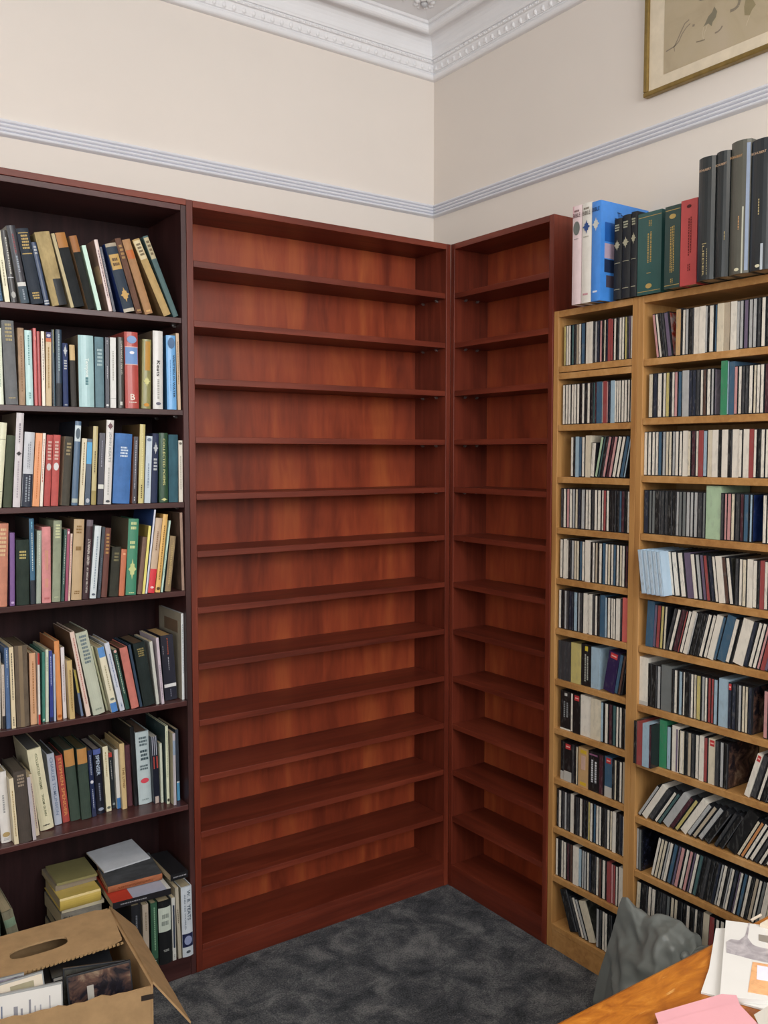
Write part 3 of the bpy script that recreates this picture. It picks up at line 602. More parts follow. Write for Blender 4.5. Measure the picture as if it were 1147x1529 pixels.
ROWS.append((5, 'sixth', [((0, 1080, 7.28), [
 (18, 136, -50, 545, 'e2deda', 'white hardback with small gold emblem at foot', dict(yb=1308, d=[('oval', .08, .15, 'b09868'), DH(.03, .07, 'b0b0b0', 2), DV(.4, .7, 'a0a0a0', 1)])),
 (158, 210, 55, 620, 'e0d0a8', 'cream book with brown vertical lettering', dict(yb=1325, hard=False, d=[DV(.1, .85, 'a08850')])),
 (215, 356, 105, 545, '4b4139', 'thick grey-brown hardback with faint title lines', dict(yb=1322, m='cloth', pages='5a5248', d=[DH(.78, .96, '9a8a78', 4)])),
 (360, 402, 264, 600, 'b8b0b6', 'slim lilac-grey book leaning left', dict(yb=1290, hard=False, side='6a625a')),
 (394, 437, 300, 565, 'd8c6a6', 'slim beige book with purple lettering', dict(yb=1228, hard=False, side='8a7a68', d=[DV(.1, .9, '8a6a80')])),
 (440, 596, 290, 298, 'e0d8b0', 'large cream hardback lettered COLLECTED POEMS', dict(yb=1175, pages='5c5a58', d=[TX('COLLECTED POEMS', 'd', .5, .94, '6a7050', .16, .55), TX('THOM GUNN', 'd', .17, .44, '6a7050', .16, .55), DH(.05, .07, '2a2a24', 1)])),
 (598, 682, 505, 342, 'b0b8ca', 'pale blue-grey book with grey vertical lettering', dict(yb=1112, pages='4a4a44', d=[TX('CHARLES TOMLINSON', 'd', .14, .95, '70809c', .4)])),
 (686, 766, 600, 360, 'b2382b', 'red book lettered STEPHEN SPENDER', dict(yb=1085, pages='3a3430', d=[TX('STEPHEN SPENDER', 'd', .1, .97, 'd89a60', .45)])),
 (770, 884, 688, 292, '35493c', 'left of two dark green hardbacks with tan head', dict(yb=1068, m='cloth', pages='4a4438', d=[B(.76, .99, 'b8854c', .02, .98)])),
 (889, 1002, 830, 280, '33473b', 'right of two dark green hardbacks with tan head', dict(yb=1050, m='cloth', pages='54492f', d=[B(.78, .99, 'b8854c', .02, .98)])),
 (1006, 1056, 950, 302, '1c2a52', 'navy paperback with small white lettering', dict(yb=1022, hard=False, pages='5a4a3c', d=[DV(.62, .95, 'b0b8d0', 2), ('oval', .5, .55, 'd0d0d8'), DV(.12, .42, 'b0b8d0')])),
 ]), ((130, 1055, 7.169), [
 (108, 196, 58, 465, '14182a', 'black book lettered SPENSER with blue head', dict(yb=1158, pages='8a8078', d=[B(.92, 1, '5060a0', .02, .98), TX('SPENSER', 'd', .6, .91, 'b8c8dc', .45), DV(.2, .5, '70788c'), ('oval', .05, .1, '8a94a8')])),
 (210, 268, 165, 435, 'e0d8b2', 'cream paperback with tiny emblem beside the black one', dict(yb=1130, hard=False, pages='6a5c44', d=[DV(.5, .93, 'a89a70'), ('oval', .04, .08, '5a6058')])),
 (273, 314, 226, 500, '202a30', 'slim black paperback with red head', dict(yb=1095, hard=False, d=[B(.92, 1, 'b84038'), DV(.5, .9, 'a8a8a8'), ('oval', .06, .1, '909898')])),
 (318, 361, 285, 468, 'd8d8d2', 'slim white paperback with blue foot', dict(yb=1100, hard=False, pages='7a6a50', d=[B(0, .18, '3a6fa8')])),
 (374, 429, 322, 408, 'd2b272', 'tan book lettered THE LYND', dict(yb=1105, pages='6a5a40', d=[TX('THE LYND', 'd', .33, .64, '7a5c2c', .45)])),
 (434, 494, 400, 420, '5b2b36', 'plain maroon hardback', dict(yb=1072, m='cloth', pages='3a2c2a')),
 (505, 552, 450, 225, '15181d', 'tall black glossy book', dict(yb=1068, side='2a2826')),
 (556, 702, 513, 283, 'b6c8cc', 'wide pale blue-grey book with red circle', dict(yb=1055, pages='6a5648', d=[DH(.8, .94, '5a6a70', 3), DH(.6, .76, '3a4c54', 3, .25, .85), DH(.47, .55, '5a6a70', 2), ('oval', .29, .36, 'd04858'), DH(.05, .08, '8a9a9c', 1)])),
 (720, 788, 684, 330, '14192c', 'dark pamphlet set with white and red stripes', dict(yb=1042, hard=False, pages='a8a49a', d=[B(.72, 1, 'b0b4c0', .1, .2), B(.72, 1, 'b0b4c0', .42, .52), B(.72, 1, 'b0b4c0', .74, .84), B(.52, .7, 'a04038', .2, .4), B(.52, .7, 'a04038', .7, .95), B(0, .1, 'b8a8a0', .2, .8)])),
 (796, 824, 776, 398, 'c8d0b8', 'slim pale green paperback beside the striped set', dict(yb=1033, hard=False)),
 (856, 890, 835, 212, 'd0d6b4', 'tall slim pale yellow-green book', dict(yb=1045, side='2c4648', d=[DV(.3, .97, '9aa080'), ('oval', .03, .07, '3a3a30')])),
 (930, 962, 915, 292, 'b2aab2', 'slim mauve-grey book with cream side', dict(yb=1060, side='b2a888', hard=False, d=[B(.7, .9, '8a9ab0')])),
 (966, 1000, 944, 250, '3c4450', 'tall thin dark booklet near the right panel', dict(yb=1010, hard=False, d=[B(.0, .25, '5aa0c8'), B(.25, .27, 'd0d8dc')])),
 ])]))
ORD = ('first second third fourth fifth sixth seventh eighth ninth tenth eleventh twelfth thirteenth fourteenth fifteenth sixteenth seventeenth '
       'eighteenth nineteenth twentieth').split()
for p_, t_ in ((20, 'twenty'), (30, 'thirty'), (40, 'forty')):
    if p_ > 20: ORD.append({30: 'thirtieth', 40: 'fortieth'}[p_])
    for k in range(9): ORD.append(t_+'-'+ORD[k])
def rect(x, z, th, h, a):
    """outline of a leaning spine; a > 0 leans to -x; x, z its local origin"""
    i = -.00025; ca, sa = math.cos(a), math.sin(a)
    return [(x+p*ca-q*sa, z+p*sa+q*ca) for p, q in ((i, i), (th-i, i), (th-i, h-i), (i, h-i))]
def hit(A, B_):
    for P in (A, B_):
        for k in range(4):
            ex, ez = P[(k+1) % 4][0]-P[k][0], P[(k+1) % 4][1]-P[k][1]
            pa = [-ez*x+ex*z for x, z in A]; pb = [-ez*x+ex*z for x, z in B_]
            if max(pa) <= min(pb) or max(pb) <= min(pa): return False
    return True
def settle(prev, x, zf, th, h, a, lim=None):
    """turns and nudges a book until it rests beside the one before it; returns x, z, th, a"""
    def org(x, th, a): return (x, zf) if a >= 0 else (x+th*(1-math.cos(a)), zf-th*math.sin(a))
    best = (x, th, a)
    if prev:
        pa = math.atan2(prev[0][0]-prev[3][0], prev[3][1]-prev[0][1]); px = max(prev[0][0], prev[1][0])
        cand = [(i*.0004, f*.1) for f in range(11) for i in range(9)]
        cand.sort(key=lambda c: c[0]*300+c[1])
        cand += [(.004+.001*i, 1.) for i in range(40)]
        for dx, f in cand:
            aa = a+(pa-a)*f
            if not hit(prev, rect(*org(x+dx, th, aa), th, h, aa)): best = (x+dx, th, aa); break
    x, th, a = best; o = org(x, th, a)
    return o[0], o[1], th, a
for ri, rname, batches in ROWS:
    z = SH_1[ri]; prev = None
    for (ox, oy, sc), items in batches:
        for xl, xr, xt, yt, col, desc, op in items:
            u0, u1, ut, vt = ox+xl/sc, ox+xr/sc, ox+xt/sc, oy+yt/sc
            if 'yb' in op: s = max(.006, min(.14, at(u0, oy+op['yb']/sc, 2, z).y))
            else: s = .008
            X0 = along(u0, 0, (0, s, z)); X1 = along(u1, 0, (0, s, z)); P = at(ut, vt, 1, s)
            a = math.atan2(X0-P.x, P.z-z); h = math.hypot(X0-P.x, P.z-z)
            h = min(h, (([H-.02]+SH_1)[ri]-T-z)/math.cos(a)-.012 if abs(a) < .05 else 9)
            th = max((X1-X0)*math.cos(a)*.985-.0012, .005)
            dp = max(.10, min(.24, h*.68, .252-s))
            x_, z_, th, a = settle(prev, X0, z+.0006, th, h, a)
            over = max(p[0] for p in rect(x_, z_, th, h, a)) - (-WA-.0185)
            if over > 0: th = max(.006, th-over)
            prev = rect(x_, z_, th, h, a); loc = (x_, s, z_)
            b_ = book(loc, (0, -a, 0), th, h, dp, col, op)
            tag(b_, desc+', '+rname+' shelf', 'book', 'books on the %s shelf of the left bookcase' % rname)

# the big volumes standing on top of the CD racks, overhanging the front
TOPS = [((845, 290, 7.4), [
 (65, 165, 60, 150, 1225, 'e6cdd0', 'pale pink encyclopaedia volume with grey stone emblem', dict(m='jacket', bulge=.002, d=[TX('BIBLE', 'h', .88, .92, '6a4a4e', .8), DH(.93, .96, '8a6a6c', 1), ('oval', .7, .84, '6a706c'), DH(.655, .67, 'a8989a', 1), B(.88, 1, 'e2b8c0', .02, .2)])),
 (170, 275, 170, 118, 1222, 'e4e0d6', 'white encyclopaedia volume with blue shield emblem', dict(m='jacket', bulge=.002, d=[TX('BIBLE', 'h', .88, .92, '6a6058', .8), DH(.93, .96, '8a8478', 1), ('diamond', .69, .83, '2c4a86'), DH(.655, .67, 'a8a498', 1), DH(.07, .1, 'c8909a', 1)])),
 (277, 378, 288, 95, 1187, '1a8cf0', 'sky-blue encyclopaedia volume with illustrated cover', dict(m='jacket', bulge=.002, d=[TX('BIBLE', 'h', .9, .94, '14305c', .8), ('diamond', .7, .84, 'c8ccc8'), DH(.08, .11, 'd8e4f0', 1), ('rside', .08, .3, .6, .79, '1f5aa8'),
   ('rtext', 'The Illustrated', .33, .885, .6, .05, '142c58'), ('rtext', 'BIBLE', .28, .82, .5, .055, '142c58'), ('rside', .08, .36, .43, .58, 'b8a4b8'), ('rside', .08, .36, .29, .42, '22304e'), ('rside', .12, .34, .14, .26, '4a4452')])),
 (525, 612, 540, 285, 1178, '202226', 'first of three matching black volumes with silver crosses', dict(m='cloth', d=[('diamond', .6, .74, 'a8a48c'), DH(.84, .93, 'a8a890', 3), B(.445, .452, 'a8a48c', .1, .85), B(.12, .127, 'a8a48c', .1, .85)])),
 (615, 707, 642, 240, 1160, '202226', 'second of three matching black volumes with silver crosses', dict(m='cloth', d=[('diamond', .6, .74, 'a8a48c'), DH(.84, .93, 'a8a890', 3), B(.445, .452, 'a8a48c', .1, .85), B(.12, .127, 'a8a48c', .1, .85)])),
 (710, 780, 745, 200, 1143, '202226', 'third of three matching black volumes with silver crosses', dict(m='cloth', d=[('diamond', .62, .76, 'a8a48c'), DH(.84, .93, 'a8a890', 3), B(.445, .452, 'a8a48c', .1, .85), B(.12, .127, 'a8a48c', .1, .85)])),
 (785, 1048, 798, 232, 1128, '1c5754', 'widest teal-green volume with gilt border lines', dict(m='jacket', bulge=0, d=[B(.945, .952, GOLD), B(.035, .042, GOLD), DV(.82, .9, GOLD, 2, .45, .6), DV(.35, .76, GOLD, 2, .4, .62), DH(.25, .265, GOLD, 1, .4, .6), ('oval', .07, .13, GOLD)])),
 ]), ((990, 195, 6.51), [
 (8, 160, 18, 752, 1542, '1c3f3b', 'dark green volume with gilt lettering beside the red one', dict(m='jacket', bulge=0, d=[B(.945, .952, GOLD), B(.035, .042, GOLD), ('oval', .84, .9, GOLD), DV(.18, .76, GOLD, 3, .35, .65), DV(.06, .12, GOLD, 2, .4, .6)])),
 (162, 322, 184, 690, 1532, 'c23333', 'bright red volume with small black lettering', dict(m='jacket', bulge=0, d=[('oval', .9, .94, '4a1818'), DV(.33, .82, '6a1c1c', 2, .45, .7), DV(.16, .25, '6a1c1c', 2, .45, .65)])),
 (328, 492, 358, 288, 1492, '20272a', 'tall black binder left of its tall twin', dict(m='jacket', bulge=.009, d=[TX('SCHUBERT', 'h', .885, .903, 'c8a88a', .72), TX('LIEDER', 'd', .03, .28, 'b8a878', .1), DV(.03, .27, 'a8a078', 1, .68, .74), DH(.29, .3, 'b8a878', 1, .4, .7)])),
 (496, 632, 528, 228, 1448, '20272a', 'tall black binder between its twin and the olive one', dict(m='jacket', bulge=.009, d=[TX('SCHUBERT', 'h', .885, .903, 'c8a88a', .8), DV(.28, .36, 'b8a878', 1, .8, .9)])),
 (640, 832, 668, 135, 1402, '54544a', 'tall olive-grey binder with shiny silver edge', dict(m='jacket', bulge=.009, d=[TX('SCHUBERT', 'h', .875, .893, 'c89a6a', .62, .36), DV(.33, .44, 'c89a6a', 1, .5, .6), B(.02, .97, '8a98b0', .84, .97), B(.0, .5, 'b0b0a0', .7, .76), ('oval', .02, .045, 'd0ccb0')])),
 (838, 1040, 905, 105, 1372, '1e262c', 'tall black binder cut by the right edge', dict(m='jacket', bulge=.009, d=[TX('SCHUBERT', 'h', .885, .903, 'c8a88a', .72, .45), DV(.42, .55, 'b8a878', 1, .45, .55), B(.0, .2, 'a8b0b8', .62, .72), ('oval', .02, .045, 'd0ccb0')])),
 ])]
pend = None
for (ox, oy, sc), items in TOPS:
    for xl, xr, xt, yt, yb, col, desc, op in items:
        u0, u1 = ox+xl/sc, ox+xr/sc
        s = at(u0, oy+yb/sc, 2, CTOP).x
        s = -.04 if yb in (1225, 1222, 1187) else -.006 if sc == 7.4 else -.028 if yb > 1500 else -.048
        Y0 = along(u0, 1, (s, 0, CTOP)); Y1 = along(u1, 1, (s, 0, CTOP))
        if pend is not None and Y0 > pend: Y0 = pend
        P = at(ox+xt/sc, oy+yt/sc, 0, s); h = P.z-CTOP
        th = Y0-Y1-.0008; pend = Y1
        b_ = book((s, Y0-.0004, CTOP+.0006), RB, th, h, min(.21 if h < .33 else .22, WX-.004-s), col, op)
        tag(b_, desc+', on top of the CD racks', 'book', 'large volumes on top of the CD racks')

# ------------------------------------------------------------------ compact discs
PAL = dict(w=('e2dbcc', 'white'), c=('d8ccb0', 'cream'), k=('17181a', 'black'), f=('3a3c40', 'charcoal'), g=('6e7474', 'grey'), l=('b0b2b2', 'light grey'),
           b=('34607f', 'blue'), n=('232c40', 'navy'), r=('a03a3a', 'red'), p=('cc8c8c', 'pink'), m=('4c1e2c', 'maroon'), v=('6a5a78', 'mauve'),
           t=('3a6466', 'teal'), e=('1c8c5c', 'green'), y=('c4b45a', 'yellow'), o=('d08434', 'orange'), s=('98b8cc', 'pale blue'), d=('5a3c30', 'brown'),
           u=('b8a88e', 'beige'), a=('a4c49c', 'pale green'), i=('b4cce0', 'reflection-painted pale blue'), h=('dc5a50', 'coral'), q=('c89c5c', 'tan'), x=('2c1c50', 'dark purple'))  # i is a clear case, the window's reflection put into its colour
CVR = dict(k='pic_dark', n='pic_navy', r='pic_red', v='pic_plum', f='pic_grey', x='pic_ink')
# one string per row: colour letter + width; capital = printed full-width box; @n leans the head by n, _n leaves a gap, ^ height, > pulled out, : front cover seen, ! trim
D_ROWS = [
 (955, 5.974, 155, 1165, '@-48 p25 w25 k25 f22 v42:r @0 _24 q58^1.03 w28 l28 k40 W50 W52 l20 k16 w45 b20 n12 C55 U52 k12 W52 l32 l34 v42 l38 l36 f30 k12 w40 k40'),
 (955, 5.974, 80, 1165, 'c44 n38 w45 w30 y35 k14 @-12 w28 p30 @-25 b36 s10 L55 n36 n36 f34 w28 @-30 d32 w36 l24:v _72 @0 E56^1.13 s16^1.13 B50^1.1 p34 w34 f30 f32 k10 w40 c26 w36 w38 m40 k20'),
 (955, 5.974, 38, 1165, 'w36 w32 w30 w30 b32 l30 c28 c28 l28 w32 w28 W48 c28 m40 w25 R38 s40 C38 W48 k36 W50 k38 W60 w34 W52 R42 w28 k30 w38 w32 W60'),
 (955, 5.974, 36, 1175, 'n46 g20 g28 k46 f30 f32 k32 k34 l24 g26 g32 l34 l26 l34 f40 g20 A125^1.14 f30 p20 p36 c30 f40 m30 b45 s20:n _128 w36 w40'),
 (945, 5.678, 75, 1170, '@-42 >i42 >i38 >i36 >i36 >i30 b25 l34 w36 w50 w50 V54 w40 @-55 l35 v32 r32 n34 @-65 w28 W48 d38 w34:f @0 _20 f32 w30 c35 W46 w42 k15 R38 w34 w30'),
 (950, 5.822, 80, 1165, '@15 B58^1.06 v28 r34 y25 c20 @80 f28 w30 m45 r12 w30 W36 l16 @60 k40 k38 w34 w34 W50 b28 B72^1.03 w40 k16 W88 n38 w36 w34 p24 R38 v32 w36 w36'),
 (945, 5.678, 38, 1185, 'W70^1.12!wb k34 k46 l30 G90^1.04 k22 w28 k12 s30 w16 k50 w24 c26 y40 l28 k12 w22 r28 r22 s36 S82^1.04 n32!rt n36 f20 l26 c26 c26 n34:k _150 p42 w40'),
 (940, 5.541, 30, 1165, '>k28 >R46 >S56 >m18 E60^1.1 s38 W62^1.05 c52 v20 k20 w25 k34 @-15 u32 f30 @-30 w34 W38 r34 @-50 C58!rt f42 l32 k30:k _155 @110 W45!rt f60 w30 k50 w40'),
 (940, 5.541, 40, 1170, '@185 l28 W48^1.04 f50 w28 t28 L60 m42 @190 y34 W56^1.04 l40 u36 _44 @148 l46 k50 _44 @102 f30 k40 _24 @82 K84^1.12 _9 @73 c26 o28 w30 w34 f32 w28 k18 _9 @58 W70'),
 (935, 5.41, 75, 1170, 'l22 g26:x _90 @62 w28 c28 c28 l18 w34 b40 v24 p38 k12 w32 p32 v20 w32 t36 k34 f30 k32 k30 n24 l20 w34 k14 l18 w26 n30 v14 w26 b34 w34 k24 u34 k12 w28 g32 W44 c28 w34 w40'),
 (935, 5.41, 60, 1165, '@12 c34 k40 w26 w30 k34 f34 g24 c24 c24 k30 k26 w26 k26 w20 k35 C40 r45 w26 w28 k30 b20 l26 w28 w26 w30 w30 k30 w30 k30 w30 w30 k30'),
]
C_ROWS = [
 (830, 7.84, 95, 885, 'y24 w32 w26 s12 t30 k18 u32 w32 b48 W42 W38 f26 l28 n28 p26 k24 c18 n24 R30 r32 w30 k30 w36 k14 w30 y26 f20 v22 k14 w24'),
 (830, 7.84, 80, 880, 'w32 w30 w34 w30 w34 w30 k30 w30 k26 w34 k30 t22 m18 B55 l16 R36 p16 n30 S40 w22 w26 w24 w36 w38 w24 w28 w22'),
 (825, 8.99, 245, 1030, 'w38 k16 S42 b44 w38 C64^1.02 @25 w62^.85 @85 a34 t22 k36 @95 p38 m35 @62 p40 @35 w50 w42 k14 @8 b50 s34 w36 k20'),
 (825, 8.99, 110, 1030, 'f34 w36 p36 w38 l30 c34 n40 l50 w38 w36 f34 w40 w46 w24 r34 w34 k40 k38 k36 b30 m40 k26 w36 v30'),
 (825, 8.496, 95, 945, 'w38 W36 w26 k34 l32 c34 c30 b30 w32 W60^1.03 k30 w30 u30 k14 w40 B32 w32 c32 w32 b34 w34 c32 w36 m30 m40'),
 (825, 8.496, 80, 945, 'w34 k34 l30 f24 n40 n22 s50 l26 f38 W48 w26 W32 f40 w32 k26 B66^1.02 s28 w38 w32 w28 W52 f30 H100^1.05'),
 (820, 8.048, 110, 912, 'F28 F28 F28 F28 F28 _8 Y112^1.02 K120^1.05!yt S98^1.02 _48 @70 X125!rt @55 b48 @28 d30 @6 k56'),
 (820, 8.048, 135, 912, 'K122!wt w28 K82!rt W122^1.03 C118^1.02 s34 k16 w42 m44 t44 w30 w32 k34 c20'),
 (820, 7.648, 130, 845, 'k40!wb K88!rw f30 k20 c20 Q118!yy K125!wd m60 B85!rw k30 c22 k32 w30 U34'),
 (820, 7.648, 85, 835, 'k24 w36 f32 l30 f36 W44 k36 f30 w38 k30 k36 y26 w36 b32 w36 w30 k40 f20 w34 c30 W36 k56 n28 w34'),
 (815, 7.112, 105, 792, 'w28 k26 w28 w34 m32 d36 W56 s40 l24 l26 w26 n24 k46 w30 d34 w38 k14 R40 p26 r26 w26 W54'),
 (815, 7.112, 258, 800, '@-125 k80^1.05 f30 @-135 w32 l32 @-175 C70:f @0 _6 l28 f24 w26 w30 k35 _42 w26 w30'),
]
def disc(mbc, mbs, th, h, ch, full, dp=.142):
    """jewel case: dark plastic body with its paper spine card, or a printed box"""
    c = soft(PAL[ch][0])
    if full:
        mbc.box(0, th, 0, dp-.012, 0, h, c)
    else:
        body = lin('24262a') if ch not in 'i' else lin('a8c0d4')  # i bodies are tinted with the window's bluish reflection too
        mbc.box(0, th, .0008, dp, 0, h, body)
        mbc.box(th*.02, th*.98, dp*.2, dp-.004, h, h+.0003, lin('55585a'))
        mbs.box(th*.07, th*.74, .0, .0008, .0022, h-.0022, c)
        if ch == 'k': mbs.box(th*.80, th*.95, .0002, .0008, .002, h-.002, lin('4a4c50'))
TASK = []
for tag_, rows, zs, who in (('D', D_ROWS, SH_D+[CBASE], 'wide'), ('C', C_ROWS, SH_C+[CBASE], 'narrow')):
    for ri, (x0, sc, st, en, spec) in enumerate(rows):
        z = zs[ri]; toks = spec.split(); tot = 0
        zup = CTOP-T if ri == 0 else zs[ri-1]-T*.95
        if tag_ == 'C' and ri == 1: zup -= .0215
        for t in toks:
            if t[0] == '@': continue
            b = t.lstrip('>_'); b = b if b[0].isdigit() else b[1:]
            tot += float(b.split('^')[0].split(':')[0].split('!')[0])
        k = (en-st)/tot; u = st; lean = 0; idx = 0; prev = None
        for t in toks:
            if t[0] == '@': lean = float(t[1:]); continue
            if t[0] == '_': u += float(t[1:])*k; continue
            out = t[0] == '>'; t = t.lstrip('>'); ch = t[0]; r_ = t[1:]; hf = 1.; cov = trim = None
            if '!' in r_: r_, trim = r_.split('!')
            if ':' in r_: r_, cov = r_.split(':')
            if '^' in r_: r_, q_ = r_.split('^'); hf = float(q_)
            wpx = float(r_)*k; s = -.022 if out else .014+.0012*math.sin(idx*2.3+ri)
            ua, ub = x0+u/sc, x0+(u+wpx)/sc; u += wpx
            Ya = along(ua, 1, (s, 0, z)); Yb = along(ub, 1, (s, 0, z))
            h = min(.1245*hf, zup-z-.004)
            n_ = (Vector((s, Ya, z+h))-CAM); ut = 573.5+F*n_.dot(RT)/n_.dot(FW)
            a = math.atan((Ya-along(ut+lean/sc, 1, (s, 0, z+h)))/h)   # head toward the image's right is positive
            th = (Ya-Yb)*math.cos(a)-.0004
            lo, hi = (WB+.0013+T, WB+WC-T) if who == 'narrow' else (WB+WC+.0017+T, 9)
            x_, z_, th, na = settle(prev, max(-Ya, lo), z+.0006, th, h, -a)
            over = max(p[0] for p in rect(x_, z_, th, h, na))-hi
            if over > 0: th -= over
            if th < .004: idx += 1; continue
            prev = rect(x_, z_, th, h, na)
            TASK.append(dict(r=who, ri=ri, i=idx, ch=ch.lower(), full=ch.isupper(), th=th, h=h, loc=(s, -x_, z_), a=-na, cov=cov, trim=trim, out=out, px=wpx/sc*(h/.125)*(1/(Vector((s, Ya, z))-CAM).length)))
            idx += 1
cases = sorted([t for t in TASK if not t['full']], key=lambda t: -t['px']-(10 if t['cov'] or t['out'] else 0))
keep = set(id(t) for t in cases[:300])
restc, rests = MB(), MB()
for t in TASK:
    solo = t['full'] or id(t) in keep
    if solo: mc, ms = MB(), MB()
    else: mc, ms = restc, rests; i0, i1 = len(mc.v), len(ms.v)
    disc(mc, ms, t['th'], t['h'], t['ch'], t['full'])
    if not solo:
        X = Matrix.Translation(t['loc']) @ Matrix.Rotation(-math.pi/2, 4, 'Z') @ Matrix.Rotation(t['a'], 4, 'Y')
        mc.xf(X, i0); ms.xf(X, i1); continue
    cname = PAL[t['ch']][1]
    kind = 'cd_box' if t['full'] else 'cd_case'
    rot = (0, t['a'], -math.pi/2)
    lab = ('%s printed CD box' if t['full'] else '%s-spined CD case') % cname
    lab += ', %s from left, %s row of the %s oak rack' % (ORD[t['i']], ORD[t['ri']], t['r'])
    r = empty(kind, t['loc'], rot, label=lab, cat='CD box' if t['full'] else 'CD case',
              group='%s in the %s oak rack' % ('printed CD boxes' if t['full'] else 'slim CD cases', t['r']))
    mc.build('box' if t['full'] else 'case', M['boxset'] if t['full'] else M['case'], r)
    if not t['full']: ms.build('spine_card', M['card'], r)
    th, h = t['th'], t['h']
    if t['cov']: boxo('front_cover', (th, th+.0007, .006, .138 if not t['full'] else .128, .003, h-.003), M[CVR[t['cov']]], r)
    if t['trim']:
        tr = t['trim']; pcs = []
        def pb(x0, x1, z0, z1, col, y=-.0006, nm='spine_print'): boxo(nm, (th*x0, th*x1, y, y+.0006, h*z0, h*z1), M['ink'], r, col=lin(col))
        def letters(x0, x1, z0, z1, col):
            m = MB(); dashes(m, 'v', th*x0, th*x1, h*z0, h*z1, -.0006, lin(col), 2); m.build('lettering', M['ink'], r)
        if tr in ('rt', 'rw'): pb(.2, .85, .84, .97, 'c03a3c', nm='red_label'); pb(.3, .75, .89, .92, 'e8b0a8', -.0012, 'label_lettering')
        if tr == 'rw': pb(0, 1, 0, .26, 'b8b6b0', nm='pale_panel')
        if tr == 'wb': pb(0, 1, 0, .22 if not t['full'] else .08, 'b8b6b0', nm='pale_panel')
        if tr == 'wt': pb(.4, .65, .88, .95, 'c8c8c4', nm='pale_label'); pb(0, 1, 0, .035, 'd8d8d0', nm='pale_panel'); letters(.25, .8, .3, .75, '8a8e90')
        if tr == 'yt': pb(.38, .65, .84, .95, 'd0bc40', nm='yellow_emblem'); letters(.3, .75, .1, .78, 'b0b4aa')
        if tr == 'yy': pb(.2, .8, .05, .13, 'd0ac30', nm='yellow_emblem'); pb(.2, .8, .86, .95, 'd0ac30', nm='yellow_emblem'); pb(.3, .7, .45, .8, 'c8a898', nm='pale_panel')
        if tr == 'wd': letters(.2, .85, .2, .8, 'c8ccd0'); pb(.1, .85, .9, .94, '8a5a78', nm='mauve_band')
o = restc.build('cd_cases', M['case']); tag(o, 'remaining slim CD cases filling the rows of both oak racks', 'CD cases', kind='stuff')
o2 = rests.build('spine_cards', M['card'], o)
o2['kind'] = 'stuff'

# ------------------------------------------------------------------ picture on the right wall
pc = at(963.8, 147.8, 0, WX-.01); PY, PZ = pc.y, pc.z
pic = empty('framed_print', (WX, PY, PZ), RB, label='gilt-framed sepia print in a cream mount, high on the right wall', cat='picture')
PW, PH, fr = .78, .52, .014
boxo('frame_rail', (0, PW, -.022, -.001, 0, fr), M['gilt'], pic, .003)
boxo('frame_rail', (0, PW, -.022, -.001, PH-fr, PH), M['gilt'], pic, .003)
boxo('frame_rail', (0, fr, -.022, -.001, fr, PH-fr), M['gilt'], pic, .003)
boxo('frame_rail', (PW-fr, PW, -.022, -.001, fr, PH-fr), M['gilt'], pic, .003)
boxo('mount', (fr, PW-fr, -.012, -.004, fr, PH-fr), M['mount'], pic)
q0 = at(991, 111.5, 0, WX-.012); MX, MZ = PY-q0.y, q0.z-PZ
pr_ = boxo('print', (MX, PW-MX, -.0126, -.0121, MZ, PH-MX), M['print'], pic)
def stroke(pts, w0, col):
    m = MB(); P = []
    for (a, b) in pts:
        q = at(960+a/6.13, b/6.13, 0, WX-.0128); P.append((PY-q.y, q.z-PZ))
    for (x0, z0), (x1, z1) in zip(P, P[1:]):
        l = math.hypot(x1-x0, z1-z0) or 1; nx, nz = -(z1-z0)/l*w0, (x1-x0)/l*w0
        m.add([(x0-nx, -.0129, z0-nz), (x1-nx, -.0129, z1-nz), (x1+nx, -.0129, z1+nz), (x0+nx, -.0129, z0+nz)], [(0, 1, 2, 3)], lin(col))
    m.build('drawn_line', M['ink'], pr_)
def patch(pts, col):
    m = MB(); P = []
    for (a, b) in pts:
        q = at(960+a/6.13, b/6.13, 0, WX-.0128); P.append((PY-q.y, -.0129, q.z-PZ))
    m.add(P, [tuple(range(len(P)))], lin(col)); m.build('drawn_figure', M['ink'], pr_)
stroke([(212, 472), (250, 450), (290, 425), (320, 360), (350, 290), (385, 215), (425, 180)], .0018, '8c8070')
stroke([(290, 425), (330, 380), (360, 310), (400, 250), (435, 215)], .0016, '8c8070')
stroke([(285, 425), (292, 470)], .001, '8c8070')
stroke([(455, 235), (475, 230)], .003, '8f8473')
patch([(555, 245), (575, 205), (600, 150), (635, 110), (655, 58), (682, 105), (668, 160), (640, 200), (630, 240), (600, 215)], '807a66')
stroke([(590, 235), (565, 300), (553, 365)], .0007, 'cbbfa5'); stroke([(555, 250), (545, 350)], .0007, 'cbbfa5')
stroke([(490, 385), (530, 375), (568, 362)], .0018, '857a66')
stroke([(660, 303), (690, 288), (715, 262), (728, 236)], .0022, '8c8070')
stroke([(800, 102), (840, 85), (875, 50), (888, 0), (885, -60)], .0040, '8c8270')
patch([(932, 140), (928, 60), (945, -20), (1000, -20), (1035, 42), (1000, 90), (978, 140)], '948868')
stroke([(980, 140), (945, 235)], .0007, 'cbbfa5')
patch([(520, 8), (560, 0), (560, -40), (515, -40)], '7c7668')

